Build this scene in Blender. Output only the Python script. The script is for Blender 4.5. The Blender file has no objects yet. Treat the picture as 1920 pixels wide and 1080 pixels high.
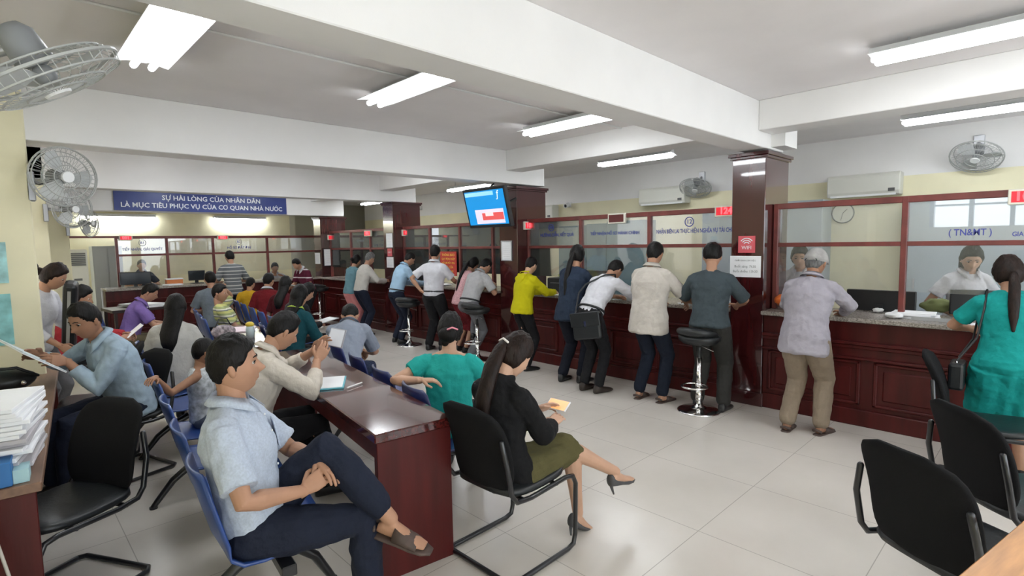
import bpy, bmesh, math, random
from mathutils import Vector, Matrix, Euler, noise
random.seed(7)
SC = bpy.context.scene
COL = SC.collection
V = Vector
PI = math.pi
def R(d): return math.radians(d)

# ------------------------------------------------------------------ camera, world, exposure
def make_camera():
    cd = bpy.data.cameras.new('camera'); co = bpy.data.objects.new('camera', cd); COL.objects.link(co)
    cd.sensor_width = 36.0; cd.lens = 36.0*1005.36/1920.0; cd.clip_start = 0.02; cd.clip_end = 200
    yaw, pitch, roll = 0.76943537, -0.08382007, -0.01741333
    f0 = V((math.sin(yaw), math.cos(yaw), 0)); r0 = V((math.cos(yaw), -math.sin(yaw), 0)); u0 = V((0,0,1))
    fw = f0*math.cos(pitch)+u0*math.sin(pitch); up = u0*math.cos(pitch)-f0*math.sin(pitch)
    r = r0*math.cos(roll)+up*math.sin(roll); u = up*math.cos(roll)-r0*math.sin(roll)
    m = Matrix(((r.x,u.x,-fw.x,0),(r.y,u.y,-fw.y,0),(r.z,u.z,-fw.z,1.7),(0,0,0,1)))
    co.matrix_world = m
    SC.camera = co
make_camera()
SC.view_settings.view_transform = 'Standard'; SC.view_settings.look = 'None'
SC.view_settings.gamma = 1; SC.view_settings.use_curve_mapping = False
SC.view_settings.exposure = 0.98
W = bpy.data.worlds.new('daylight'); SC.world = W; W.use_nodes = True
bg = W.node_tree.nodes['Background']; bg.inputs[0].default_value = (0.86,0.93,1.0,1); bg.inputs[1].default_value = 2.8
LAMP = 13.0

# ------------------------------------------------------------------ materials
MATS = {}
def mat(name, col, rough=0.6, metal=0.0, nscale=0, namt=0.12, bump=0.0, bscale=60, spec=0.5, emis=None, estr=1.0, coat=0.0, stretch=None):
    if name in MATS: return MATS[name]
    m = bpy.data.materials.new(name); m.use_nodes = True; nt = m.node_tree; b = nt.nodes['Principled BSDF']
    c = (*col, 1)
    b.inputs['Base Color'].default_value = c; b.inputs['Roughness'].default_value = rough; b.inputs['Metallic'].default_value = metal
    b.inputs['Specular IOR Level'].default_value = spec
    b.inputs['Coat Weight'].default_value = coat
    tc = nt.nodes.new('ShaderNodeTexCoord'); out = tc.outputs['Object']
    if stretch:
        mp = nt.nodes.new('ShaderNodeMapping'); mp.inputs['Scale'].default_value = stretch; nt.links.new(out, mp.inputs[0]); out = mp.outputs[0]
    if nscale:
        n = nt.nodes.new('ShaderNodeTexNoise'); n.inputs['Scale'].default_value = nscale; n.inputs['Detail'].default_value = 5
        nt.links.new(out, n.inputs['Vector'])
        r = nt.nodes.new('ShaderNodeValToRGB')
        r.color_ramp.elements[0].position = .3; r.color_ramp.elements[1].position = .7
        r.color_ramp.elements[0].color = (*[max(0,x*(1-namt)) for x in col],1)
        r.color_ramp.elements[1].color = (*[min(1,x*(1+namt)) for x in col],1)
        nt.links.new(n.outputs[0], r.inputs[0]); nt.links.new(r.outputs[0], b.inputs['Base Color'])
    if bump:
        n2 = nt.nodes.new('ShaderNodeTexNoise'); n2.inputs['Scale'].default_value = bscale; n2.inputs['Detail'].default_value = 4
        nt.links.new(out, n2.inputs['Vector'])
        bp = nt.nodes.new('ShaderNodeBump'); bp.inputs['Strength'].default_value = bump; bp.inputs['Distance'].default_value = .02 if name.startswith('cloth') else .01
        nt.links.new(n2.outputs[0], bp.inputs['Height']); nt.links.new(bp.outputs[0], b.inputs['Normal'])
    if emis:
        b.inputs['Emission Color'].default_value = (*emis,1); b.inputs['Emission Strength'].default_value = estr
    MATS[name] = m; return m
def cloth(name, col, namt=.08, rough=.85, bump=.7):
    return mat('cloth_'+name, col, rough, nscale=9, namt=namt, bump=bump, bscale=14, spec=.2)
def striped(name, colours, period, axis=2, rough=.85):
    """horizontal bands: colours = [(position 0-1, colour), ...]"""
    if name in MATS: return MATS[name]
    m = bpy.data.materials.new(name); m.use_nodes = True; nt = m.node_tree; b = nt.nodes['Principled BSDF']
    b.inputs['Roughness'].default_value = rough; b.inputs['Specular IOR Level'].default_value = .2
    tc = nt.nodes.new('ShaderNodeTexCoord'); sp = nt.nodes.new('ShaderNodeSeparateXYZ'); nt.links.new(tc.outputs['Object'], sp.inputs[0])
    d = nt.nodes.new('ShaderNodeMath'); d.operation = 'DIVIDE'; d.inputs[1].default_value = period; nt.links.new(sp.outputs[axis], d.inputs[0])
    f = nt.nodes.new('ShaderNodeMath'); f.operation = 'FRACT'; nt.links.new(d.outputs[0], f.inputs[0])
    r = nt.nodes.new('ShaderNodeValToRGB'); r.color_ramp.interpolation = 'CONSTANT'
    e = r.color_ramp.elements
    while len(e) < len(colours): e.new(.5)
    for i,(p,c) in enumerate(colours): e[i].position = p; e[i].color = (*c,1)
    nt.links.new(f.outputs[0], r.inputs[0]); nt.links.new(r.outputs[0], b.inputs['Base Color'])
    MATS[name] = m; return m
WALL = mat('wall_paint_cream', (.80,.75,.53), .75, nscale=3, namt=.05, bump=.05, bscale=200)
WHITE = mat('white_plaster', (.80,.79,.78), .8, nscale=2, namt=.03, bump=.04, bscale=150)
CEIL = mat('ceiling_plaster', (.82,.79,.79), .9, nscale=2, namt=.03)
WOOD = mat('dark_red_wood', (.072,.0085,.008), .34, nscale=4, namt=.28, bump=.05, bscale=30, stretch=(3,3,.35), coat=.0, spec=.3)
WOODP = mat('pillar_red_wood', (.052,.008,.009), .16, nscale=4, namt=.25, bump=.04, bscale=8, stretch=(3,3,.3), coat=.8)
WOODT = mat('table_red_wood', (.07,.010,.009), .12, nscale=6, namt=.5, stretch=(6,.5,6), coat=1.0)
WOODF = mat('frame_red_wood', (.16,.035,.03), .35, nscale=8, namt=.25)
DWOOD = mat('desk_brown_wood', (.20,.115,.075), .45, nscale=8, namt=.3, stretch=(3,.4,3))
OAK = mat('orange_oak', (.56,.27,.09), .4, nscale=10, namt=.2, stretch=(.5,4,4))
GRAN = mat('granite', (.30,.27,.24), .25, nscale=90, namt=.55)
CHROME = mat('chrome', (.8,.8,.8), .12, 1.0)
STEEL = mat('grey_metal', (.45,.46,.48), .4, .6)
BLKMET = mat('black_metal_tube', (.012,.013,.016), .3, coat=.3)
BLKFAB = mat('black_fabric', (.010,.010,.011), .9, bump=.3, bscale=400, spec=.15)
BLKLEA = mat('black_leather', (.012,.014,.016), .38, bump=.1, bscale=60)
BLKPLA = mat('black_plastic', (.015,.015,.017), .4)
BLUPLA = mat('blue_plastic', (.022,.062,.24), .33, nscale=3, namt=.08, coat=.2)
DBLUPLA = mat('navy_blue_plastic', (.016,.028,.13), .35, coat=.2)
PAPER = mat('white_paper', (.85,.86,.88), .8, nscale=4, namt=.03)
CREAMP = mat('beige_plastic', (.72,.70,.60), .5)
WPLA = mat('white_plastic', (.78,.79,.79), .4)
CAB = mat('grey_cabinet_paint', (.36,.41,.44), .5, nscale=3, namt=.04)
CABT = mat('teal_grey_panel', (.13,.21,.24), .45, nscale=3, namt=.08)
NAVYTXT = mat('blue_lettering', (.05,.06,.30), .6)
GREYTXT = mat('grey_lettering', (.25,.26,.27), .6)
WTXT = mat('white_lettering', (.82,.84,.88), .6)
YTXT = mat('yellow_lettering', (.85,.62,.08), .6)
SIGNB = mat('sign_navy_vinyl', (.035,.055,.22), .4, nscale=3, namt=.12)
REDV = mat('red_vinyl', (.50,.045,.03), .5)
PINKV = mat('pink_red_vinyl', (.62,.10,.12), .5)
TUBE = mat('fluorescent_tube', (1,1,1), .5, emis=(.93,.97,1.0), estr=LAMP)
LEDR = mat('led_red_digits', (.9,.05,.05), .5, emis=(1,.04,.05), estr=2.2)
LEDP = mat('led_dark_red_panel', (.30,.01,.02), .3, emis=(1,.02,.04), estr=.35)
LEDO = mat('led_off_panel', (.10,.012,.012), .3)
GROM = mat('fan_grille_wire', (.42,.43,.42), .5)
FANB = mat('fan_blade_translucent_grey', (.55,.57,.57), .4)
def glass_mat(name, film, gloss, filmcol=(.75,.82,.82)):
    m = bpy.data.materials.new(name); m.use_nodes = True; nt = m.node_tree
    for n in list(nt.nodes): nt.nodes.remove(n)
    o = nt.nodes.new('ShaderNodeOutputMaterial'); t = nt.nodes.new('ShaderNodeBsdfTransparent'); d = nt.nodes.new('ShaderNodeBsdfDiffuse')
    d.inputs[0].default_value = (*filmcol,1)
    g = nt.nodes.new('ShaderNodeBsdfGlossy'); g.inputs['Roughness'].default_value = .015
    m1 = nt.nodes.new('ShaderNodeMixShader'); m1.inputs[0].default_value = film; nt.links.new(t.outputs[0], m1.inputs[1]); nt.links.new(d.outputs[0], m1.inputs[2])
    fr = nt.nodes.new('ShaderNodeFresnel'); fr.inputs[0].default_value = 1.5
    mu = nt.nodes.new('ShaderNodeMath'); mu.operation = 'MULTIPLY'; mu.inputs[1].default_value = gloss; nt.links.new(fr.outputs[0], mu.inputs[0])
    m2 = nt.nodes.new('ShaderNodeMixShader'); nt.links.new(mu.outputs[0], m2.inputs[0]); nt.links.new(m1.outputs[0], m2.inputs[1]); nt.links.new(g.outputs[0], m2.inputs[2])
    nt.links.new(m2.outputs[0], o.inputs[0]); MATS[name] = m; return m
GLASS = glass_mat('clear_glass', .05, 1.0)
GLASSU = glass_mat('filmed_glass', .14, 2.4)
def floor_mat():
    m = bpy.data.materials.new('floor_tiles'); m.use_nodes = True; nt = m.node_tree; b = nt.nodes['Principled BSDF']
    tc = nt.nodes.new('ShaderNodeTexCoord'); mp = nt.nodes.new('ShaderNodeMapping'); mp.inputs['Location'].default_value = (.34,.18,0)
    nt.links.new(tc.outputs['Object'], mp.inputs[0])
    br = nt.nodes.new('ShaderNodeTexBrick'); br.offset = 0; br.inputs['Scale'].default_value = 1
    br.inputs['Brick Width'].default_value = .8; br.inputs['Row Height'].default_value = .8; br.inputs['Mortar Size'].default_value = .003; br.inputs['Mortar Smooth'].default_value = .4
    br.inputs['Color1'].default_value = (.70,.655,.60,1); br.inputs['Color2'].default_value = (.72,.675,.62,1); br.inputs['Mortar'].default_value = (.44,.41,.37,1)
    nt.links.new(mp.outputs[0], br.inputs[0])
    n = nt.nodes.new('ShaderNodeTexNoise'); n.inputs['Scale'].default_value = 1.3; n.inputs['Detail'].default_value = 6; nt.links.new(tc.outputs['Object'], n.inputs[0])
    mx = nt.nodes.new('ShaderNodeMix'); mx.data_type = 'RGBA'; mx.blend_type = 'MULTIPLY'; mx.inputs[0].default_value = .35
    r = nt.nodes.new('ShaderNodeValToRGB'); r.color_ramp.elements[0].color = (.72,.72,.70,1); r.color_ramp.elements[1].color = (1,1,1,1); r.color_ramp.elements[0].position=.35; r.color_ramp.elements[1].position=.65
    nt.links.new(n.outputs[0], r.inputs[0]); nt.links.new(br.outputs[0], mx.inputs[6]); nt.links.new(r.outputs[0], mx.inputs[7]); nt.links.new(mx.outputs[2], b.inputs['Base Color'])
    rr = nt.nodes.new('ShaderNodeMapRange'); rr.inputs[3].default_value = .16; rr.inputs[4].default_value = .3; nt.links.new(n.outputs[0], rr.inputs[0]); nt.links.new(rr.outputs[0], b.inputs['Roughness'])
    return m
FLOOR = floor_mat()

# ------------------------------------------------------------------ mesh helpers
class MB:
    def __init__(s): s.v=[]; s.f=[]
    def add(s, vs, fs):
        o=len(s.v); s.v += [V(x) for x in vs]; s.f += [tuple(i+o for i in f) for f in fs]; return s
    def box(s, x0,x1,y0,y1,z0,z1, M=None):
        vs=[V((x,y,z)) for x in (x0,x1) for y in (y0,y1) for z in (z0,z1)]
        if M: vs=[M@v for v in vs]
        return s.add(vs, [(0,1,3,2),(4,6,7,5),(0,4,5,1),(2,3,7,6),(0,2,6,4),(1,5,7,3)])
    def quad(s, a,b,c,d): return s.add([a,b,c,d],[(0,1,2,3)])
    def prism(s, pts, z0, z1, M=None):
        n=len(pts); vs=[V((p[0],p[1],z0)) for p in pts]+[V((p[0],p[1],z1)) for p in pts]
        if M: vs=[M@v for v in vs]
        return s.add(vs, [tuple(range(n-1,-1,-1)), tuple(range(n,2*n))]+[(i,(i+1)%n,n+(i+1)%n,n+i) for i in range(n)])
    def loft(s, secs, n=16, ex=2.0):
        """secs: (centre, xaxis, yaxis, rx, ry)"""
        vs=[]; fs=[]
        for (c,ax,ay,rx,ry) in secs:
            for k in range(n):
                a=2*PI*k/n; ca,sa=math.cos(a),math.sin(a)
                if ex!=2.0:
                    ca=math.copysign(abs(ca)**(2/ex),ca); sa=math.copysign(abs(sa)**(2/ex),sa)
                vs.append(V(c)+V(ax)*(rx*ca)+V(ay)*(ry*sa))
        m=len(secs)
        for i in range(m-1):
            for k in range(n):
                fs.append((i*n+k, i*n+(k+1)%n, (i+1)*n+(k+1)%n, (i+1)*n+k))
        vs.append(V(secs[0][0])); vs.append(V(secs[-1][0])); a=m*n; b=a+1
        for k in range(n):
            fs.append((a,(k+1)%n,k)); fs.append((b,(m-1)*n+k,(m-1)*n+(k+1)%n))
        return s.add(vs,fs)
    def tube(s, pts, rad, n=10, closed=False, flat=1.0, cap=True):
        pts=[V(p) for p in pts]; m=len(pts)
        if not hasattr(rad,'__len__'): rad=[rad]*m
        fr=[]; prev=None
        for i in range(m):
            if closed: t=(pts[(i+1)%m]-pts[i-1])
            else: t=(pts[min(i+1,m-1)]-pts[max(i-1,0)])
            if t.length<1e-9: t=V((0,0,1))
            t.normalize()
            if prev is None:
                a=V((0,0,1)) if abs(t.z)<.9 else V((0,1,0))
                x=t.cross(a).normalized()
            else: x=(prev-t*prev.dot(t)); x=x.normalized() if x.length>1e-6 else prev
            prev=x; fr.append((x,t.cross(x),t))
        if closed:
            vs=[];fs=[]
            for i in range(m):
                for k in range(n):
                    a=2*PI*k/n; vs.append(pts[i]+fr[i][0]*(rad[i]*math.cos(a))+fr[i][1]*(rad[i]*flat*math.sin(a)))
            for i in range(m):
                j=(i+1)%m
                for k in range(n): fs.append((i*n+k,i*n+(k+1)%n,j*n+(k+1)%n,j*n+k))
            return s.add(vs,fs)
        secs=[]
        if cap:
            x,y,t=fr[0]; r=rad[0]
            secs += [(pts[0]-t*r*.85,x,y,r*.5,r*.5*flat),(pts[0]-t*r*.5,x,y,r*.86,r*.86*flat)]
        for i in range(m): secs.append((pts[i],fr[i][0],fr[i][1],rad[i],rad[i]*flat))
        if cap:
            x,y,t=fr[-1]; r=rad[-1]
            secs += [(pts[-1]+t*r*.5,x,y,r*.86,r*.86*flat),(pts[-1]+t*r*.85,x,y,r*.5,r*.5*flat)]
        return s.loft(secs,n)
    def ball(s, c, rx, ry=None, rz=None, M=None, nu=16, nv=10):
        ry=ry or rx; rz=rz or rx; vs=[V((0,0,-rz))]; fs=[]
        for j in range(1,nv):
            p=-PI/2+PI*j/nv
            for k in range(nu):
                a=2*PI*k/nu; vs.append(V((rx*math.cos(p)*math.cos(a),ry*math.cos(p)*math.sin(a),rz*math.sin(p))))
        vs.append(V((0,0,rz))); t=len(vs)-1
        for k in range(nu): fs.append((0,1+(k+1)%nu,1+k)); fs.append((t,t-nu+k,t-nu+(k+1)%nu))
        for j in range(nv-2):
            for k in range(nu): a=1+j*nu; fs.append((a+k,a+(k+1)%nu,a+nu+(k+1)%nu,a+nu+k))
        if M: vs=[M@v for v in vs]
        return s.add([V(c)+v for v in vs],fs)
    def cyl(s, a, b, r, r2=None, n=20):
        a=V(a);b=V(b); t=(b-a).normalized(); q=V((0,0,1)) if abs(t.z)<.9 else V((0,1,0)); x=t.cross(q).normalized(); y=t.cross(x)
        return s.loft([(a,x,y,r,r),(b,x,y,r2 if r2 is not None else r,r2 if r2 is not None else r)],n)
    def mesh(s, name):
        me=bpy.data.meshes.new(name); me.from_pydata([tuple(v) for v in s.v],[],s.f); me.update()
        return me
    def build(s, name, material, parent=None, smooth=False, bev=0, loc=None, bseg=1, rot=None):
        me=s.mesh(name); bm=bmesh.new(); bm.from_mesh(me)
        bmesh.ops.recalc_face_normals(bm, faces=bm.faces)
        if bev:
            es=[e for e in bm.edges if len(e.link_faces)==2 and e.calc_face_angle(0)>.6]
            try: bmesh.ops.bevel(bm, geom=es, offset=bev, segments=bseg, affect='EDGES', clamp_overlap=True, profile=.5)
            except Exception: pass
        bm.to_mesh(me); bm.free()
        me.materials.append(material)
        if smooth: me.polygons.foreach_set('use_smooth',[True]*len(me.polygons))
        o=bpy.data.objects.new(name,me); COL.objects.link(o)
        if parent: o.parent=parent
        if loc: o.location=loc
        if rot is not None: o.rotation_euler=(0,0,rot)
        return o
def thing(name,label,cat,loc=(0,0,0),rot=0,group=None):
    o=bpy.data.objects.new(name,None); COL.objects.link(o); o.location=loc; o.rotation_euler=(0,0,rot) if not hasattr(rot,'__len__') else rot
    o.empty_display_size=.1
    return tag(o,label,cat,group)
def tag(o,label,cat,group=None,kind=None):
    o['label']=label; o['category']=cat
    if group: o['group']=group
    if kind: o['kind']=kind
    return o
def struct(o): o['kind']='structure'; return o
def B(x0,x1,y0,y1,z0,z1,M=None): return MB().box(x0,x1,y0,y1,z0,z1,M)
def copy_tree(o,parent=None):
    c=o.copy(); COL.objects.link(c); c.parent=parent
    for ch in list(o.children): copy_tree(ch,c)
    return c
def text(body,size,material,parent,M,name='lettering',depth=.002,align='CENTER',bold=0.0,sx=1.0):
    """lettering in the plane x right, y up of matrix M (parent space)"""
    cu=bpy.data.curves.new(name,'FONT'); cu.body=body; cu.size=size; cu.extrude=depth; cu.align_x=align; cu.align_y='CENTER'; cu.offset=bold; cu.resolution_u=2
    o=bpy.data.objects.new(name+'_tmp',cu); COL.objects.link(o)
    bpy.context.view_layer.update()
    me=bpy.data.meshes.new_from_object(o.evaluated_get(bpy.context.evaluated_depsgraph_get()))
    bpy.data.objects.remove(o); bpy.data.curves.remove(cu)
    me.transform(M@Matrix.Diagonal((sx,1,1,1))); me.materials.clear(); me.materials.append(material); me.name=name
    t=bpy.data.objects.new(name,me); COL.objects.link(t); t.parent=parent
    return t
def plane_M(loc, xdir, ydir):
    x=V(xdir).normalized(); y=V(ydir).normalized(); z=x.cross(y)
    return Matrix(((x.x,y.x,z.x,loc[0]),(x.y,y.y,z.y,loc[1]),(x.z,y.z,z.z,loc[2]),(0,0,0,1)))
TEX=bpy.data.textures.new('cloth_folds','CLOUDS'); TEX.noise_scale=.08; TEX.noise_depth=1
def remesh(mb,name,material,parent,vox,smooth=3,disp=0.0,extra=None):
    """union of closed lofts -> one continuous smooth surface"""
    me=mb.mesh(name+'_raw'); bm=bmesh.new(); bm.from_mesh(me); bmesh.ops.recalc_face_normals(bm,faces=bm.faces); bm.to_mesh(me); bm.free()
    o=bpy.data.objects.new(name+'_tmp',me); COL.objects.link(o)
    m=o.modifiers.new('r','REMESH'); m.mode='VOXEL'; m.voxel_size=vox
    if smooth: s=o.modifiers.new('s','SMOOTH'); s.iterations=smooth; s.factor=.6
    if disp:
        d=o.modifiers.new('d','DISPLACE'); d.texture=TEX; d.strength=disp; d.mid_level=.5
    bpy.context.view_layer.update()
    out=bpy.data.meshes.new_from_object(o.evaluated_get(bpy.context.evaluated_depsgraph_get())); out.name=name
    bpy.data.objects.remove(o); bpy.data.meshes.remove(me)
    if extra:
        bm=bmesh.new(); bm.from_mesh(out)
        t=extra.mesh('x'); b2=bmesh.new(); b2.from_mesh(t); bmesh.ops.recalc_face_normals(b2,faces=b2.faces); b2.to_mesh(t); b2.free()
        bm.from_mesh(t); bm.to_mesh(out); bm.free(); bpy.data.meshes.remove(t)
    out.materials.clear(); out.materials.append(material)
    out.polygons.foreach_set('use_smooth',[True]*len(out.polygons))
    r=bpy.data.objects.new(name,out); COL.objects.link(r)
    if parent: r.parent=parent
    return r
# ------------------------------------------------------------------ the room
struct(B(-3,10,-4.2,16.5,-.12,0).build('floor',FLOOR))
struct(B(-3,10,-4.2,16.5,3.0,3.12).build('ceiling',CEIL))
LW=lambda y: -.95+.09*y
# left wall, skewed; rear wall with big openings to daylight
def lwall(y0,y1,z0,z1): return MB().prism([(LW(y0)-.15,y0),(LW(y0),y0),(LW(y1),y1),(LW(y1)-.15,y1)],z0,z1)
wl=lwall(1.75,15,0,3.0)
for a_ in ((-4.2,-.9,0,3.0),(-.9,1.75,0,1.85),(-.9,1.75,2.45,3.0)): q_=lwall(*a_); wl.add(q_.v,q_.f)
struct(wl.build('wall_left',WALL))
t=MB()
for y_ in (-.9,-.35,.1,.62,1.15,1.69): q_=lwall(y_,y_+.06,1.85,2.45); t.add(q_.v,q_.f)
q_=lwall(-.9,1.75,2.22,2.25); t.add(q_.v,q_.f)
struct(t.build('window_2',STEEL))
wb=MB()
wb.box(-3,10,-4.2,-4.05,0,.5); wb.box(-3,10,-4.2,-4.05,2.55,3.0)
for x in (-3,.2,2.4,4.6,6.8,9.2): wb.box(x,x+.8 if x in(-3,9.2) else x+.35,-4.2,-4.05,.5,2.55)
struct(wb.build('wall_rear',WALL))
struct(B(9.6,9.75,-4.2,16.5,0,3.0).build('wall_right_outer',WALL))
# yellow staff-side wall behind the right counter: cream below, white band above
struct(B(8.25,8.4,-4.05,14.9,0,2.45).build('wall_right',WALL))
struct(B(8.25,8.4,-4.05,14.9,2.45,3.0).build('wall_right_upper',WHITE))
struct(B(.9,5.9,14.75,14.9,0,3.0).build('wall_far',WALL))
struct(MB().box(5.9,6.05,14.75,16.3,0,3.0).box(5.9,9.6,16.2,16.35,0,3.0).build('wall_far_recess',mat('recess_shaded_cream',(.55,.53,.42),.8)))  # same cream wall past the corner, its shade put into a darker colour
# cross beams resting on the pillars
PY=[2.08,5.55,8.88,12.0]; PW=[.33,.38,.36,.36]
for i,(y,zb,x0) in enumerate(((2.08,2.58,-.6),(5.55,2.545,-.4),(8.98,2.52,-.1),(12.0,2.40,.1))):
    o=B(x0,6.1 if i else 5.95,y,y+.27,zb,3.0).build('ceiling_beam',WHITE,bev=.006); 
    tag(o,['white plaster beam nearest the camera crossing to the pillar with the pink wifi notice','white plaster beam crossing the hall to the pillar with the television','white plaster beam just in front of the blue slogan banner','white plaster beam carrying the blue slogan banner'][i],'beam','white cross beams'); o['kind']='structure'; o.name='trim_%d'%(i+1); 
    del o['label'], o['category'], o['group']
k=5
for (ya,yb) in ((-4.05,2.08),(2.35,5.55),(5.82,8.98),(9.25,12.0)):
    o=struct(B(5.3,5.62,ya,yb,2.72,3.0).build('trim_%d'%k,WHITE,bev=.006)); k+=1
struct(B(5.62,5.95,1.95,2.36,2.6,3.0).build('trim_9',WHITE))
# left wall columns
struct(B(-.35,.25,5.45,5.82,0,3.0).build('wall_left_column',WALL,bev=.01))
struct(B(.33,.55,8.98,9.25,0,3.0).build('wall_left_column_2',WALL,bev=.01))
struct(B(.1,1.02,12.25,12.6,0,3.0).build('wall_left_column_3',WALL,bev=.01))
# pillars clad in red wood with a small capital
plab=['dark red wood pillar with pink wifi notice and white price sheet','dark red wood pillar behind the television','dark red wood pillar with white notices between the two far bays','dark red wood pillar at the corner of the far counter, framed notice on it']
for i,y in enumerate(PY):
    w=PW[i]; t=thing('wooden_pillar',plab[i],'pillar',(5.5,y,0),0,'red wood pillars')
    top=2.57 if i==0 else (2.53 if i<3 else 2.39)
    B(0,.62,0,w,0,top-.05).build('shaft',WOODP,t,bev=.006)
    mb=MB().box(-.035,.655,-.035,w+.035,top-.05,top-.015).box(-.02,.64,-.02,w+.02,top-.075,top-.05); mb.build('capital',WOODP,t,bev=.004)
    B(-.02,.64,-.02,w+.02,0,.14).build('plinth',WOODP,t,bev=.004)
# counters
def counter(name,label,x0,y0,length,rot,npan,depth=.6):
    """front face along local +X at local y=0, staff side towards +Y"""
    t=thing(name,label,'counter',(x0,y0,0),rot,'red wood service counters')
    L=length
    B(0,L,.03,depth-.05,.0,.945).build('body',WOOD,t,bev=.003)
    B(0,L,0,.05,0,.15).build('plinth',WOOD,t,bev=.008)
    mb=MB(); mb.box(0,L,.005,.04,.70,.735).box(0,L,-.012,.04,.735,.765).box(0,L,.0,.04,.60,.625); mb.build('moulding',WOOD,t,bev=.006)
    pw=L/npan
    for i in range(npan):
        a=i*pw+.05; b=(i+1)*pw-.05
        m=MB(); 
        for (p,q,r,s_) in ((a,b,.19,.215),(a,b,.565,.59),(a,a+.03,.19,.59),(b-.03,b,.19,.59)): m.box(p,q,.008,.04,r,s_)
        m.build('door_panel',WOOD,t,bev=.006)
        m=MB().box(a+.07,b-.07,.018,.04,.255,.525); m.build('raised_panel',WOOD,t,bev=.01)
    B(0,L,-.06,depth,.945,.985).build('worktop',GRAN,t,bev=.006)
    return t
# local +X runs towards -Y for the right-hand counter (rot -90)
counter('service_counter','red wood counter with granite top nearest the camera, right of the wifi pillar',5.5,2.08,5.4,R(-90),6)
counter('service_counter','red wood counter with granite top between the wifi pillar and the television pillar',5.5,5.55,5.55-2.41,R(-90),4)
counter('service_counter','red wood counter between the television pillar and the pillar with white notices',5.5,8.88,8.88-5.93,R(-90),4)
counter('service_counter','red wood counter in the farthest bay beside the framed notice pillar',5.5,12.0,12.0-9.24,R(-90),4)
counter('service_counter','long red wood counter across the far end of the hall',1.45,12.1,4.05,0,5)
# glazed partitions
def partition(label,ox,oy,rot,length,posts,zt,zm,zb=.985,texts=(),ends=True):
    """frame along local +X; posts = list of local x; texts=(x,z,str,size,mat)"""
    t=thing('glazed_partition',label,'partition',(ox,oy,0),rot,'glazed counter partitions')
    w=.045
    ps=([0]+list(posts)+[length]) if ends else list(posts)
    B(0,length,-.03,.03,zt-.055,zt).build('top_rail',WOODF,t,bev=.004)
    B(0,length,-.025,.025,zm-.02,zm+.02).build('middle_rail',WOODF,t,bev=.004)
    for p in ps: B(p-w/2,p+w/2,-.032,.032,zb,zt).build('post',WOODF,t,bev=.004)
    for a,b in zip(ps[:-1],ps[1:]):
        B(a+w/2-.01,b-w/2+.01,-.003,.003,zm+.02,zt-.055).build('upper_glass_pane',GLASSU,t)
        B(a+w/2-.01,b-w/2+.01,-.003,.003,zm-.42,zm-.02).build('lower_glass_pane',GLASS,t)
    for (x,z,s_,size,mt,sx) in texts:
        text(s_,size,mt,t,plane_M((x,-.008,z),(1,0,0),(0,0,1)),depth=.0005,bold=.0006,sx=sx)
    return t
def ring(t,x,z,r,mt):
    pts=[(x+r*math.cos(a*PI/12),-.008,z+r*math.sin(a*PI/12)) for a in range(24)]
    MB().tube(pts,.005,6,closed=True).build('number_ring',mt,t,smooth=True)
XG=5.74
t=partition('glazed wood-framed partition on the nearest counter, two panes by the capped man',XG,2.05,R(-90),4.4,[1.065,2.2,3.3],2.045,1.634,
  texts=((1.50,1.72,'( TN&MT )',.075,NAVYTXT,.8),(1.86,1.70,'GIAO DỊCH',.05,NAVYTXT,.8)))
t=partition('glazed wood-framed partition on the counter behind the man in the cream shirt',XG,5.55,R(-90),3.14,[.99,2.04],2.045,1.634,
  texts=((.55,1.80,'HƯỚNG DẪN, KẾT QUẢ',.062,NAVYTXT,.9),(1.52,1.80,'TIẾP NHẬN HỒ SƠ HÀNH CHÍNH',.055,NAVYTXT,.9),(2.62,1.80,'NHẬN BIÊN LAI THỰC HIỆN NGHĨA VỤ TÀI CHÍNH',.068,NAVYTXT,.62),(2.55,1.905,'12',.07,NAVYTXT,1),(.45,1.905,'08',.055,NAVYTXT,1)))
ring(t,2.55,1.905,.052,NAVYTXT); ring(t,.45,1.905,.045,NAVYTXT)
t=partition('glazed wood-framed partition beside the red notice with yellow writing',XG,8.88,R(-90),2.95,[.85,1.72,2.55],2.045,1.634)
t=partition('glazed wood-framed partition in the farthest bay of the right counter',XG,12.0,R(-90),2.76,[1.0,1.85],2.045,1.634,texts=((1.4,1.80,'TIẾP NHẬN',.06,GREYTXT,1),))
t=partition('glazed wood-framed partition on the counter across the far end',1.75,12.72,0,3.95,[.83,1.68,2.80],1.965,1.59,
  texts=((.42,1.70,'TIẾP NHẬN, GIẢI QUYẾT',.07,NAVYTXT,.85),(.42,1.83,'B1',.07,NAVYTXT,1),(2.2,1.70,'HỒ SƠ ĐẤT ĐAI',.075,NAVYTXT,.9),(2.2,1.83,'B2',.07,NAVYTXT,1)))
ring(t,.42,1.83,.06,GREYTXT); ring(t,2.2,1.83,.06,GREYTXT)
struct(B(.95,1.75,12.70,12.74,1.925,1.965).build('trim_10',WOODF))
# slogan banner
t=thing('slogan_banner','long navy blue banner with white Vietnamese slogan hung on the far beam','sign',(3.2,11.985,2.59))
B(-1.54,1.54,-.012,.012,-.175,.175).build('banner_panel',SIGNB,t)
text('SỰ HÀI LÒNG CỦA NHÂN DÂN',.125,WTXT,t,plane_M((.1,-.016,.075),(1,0,0),(0,0,1)),bold=.002,sx=1.0)
text('LÀ MỤC TIÊU PHỤC VỤ CỦA CƠ QUAN NHÀ NƯỚC',.122,WTXT,t,plane_M((0,-.016,-.075),(1,0,0),(0,0,1)),bold=.002,sx=1.0)

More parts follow.
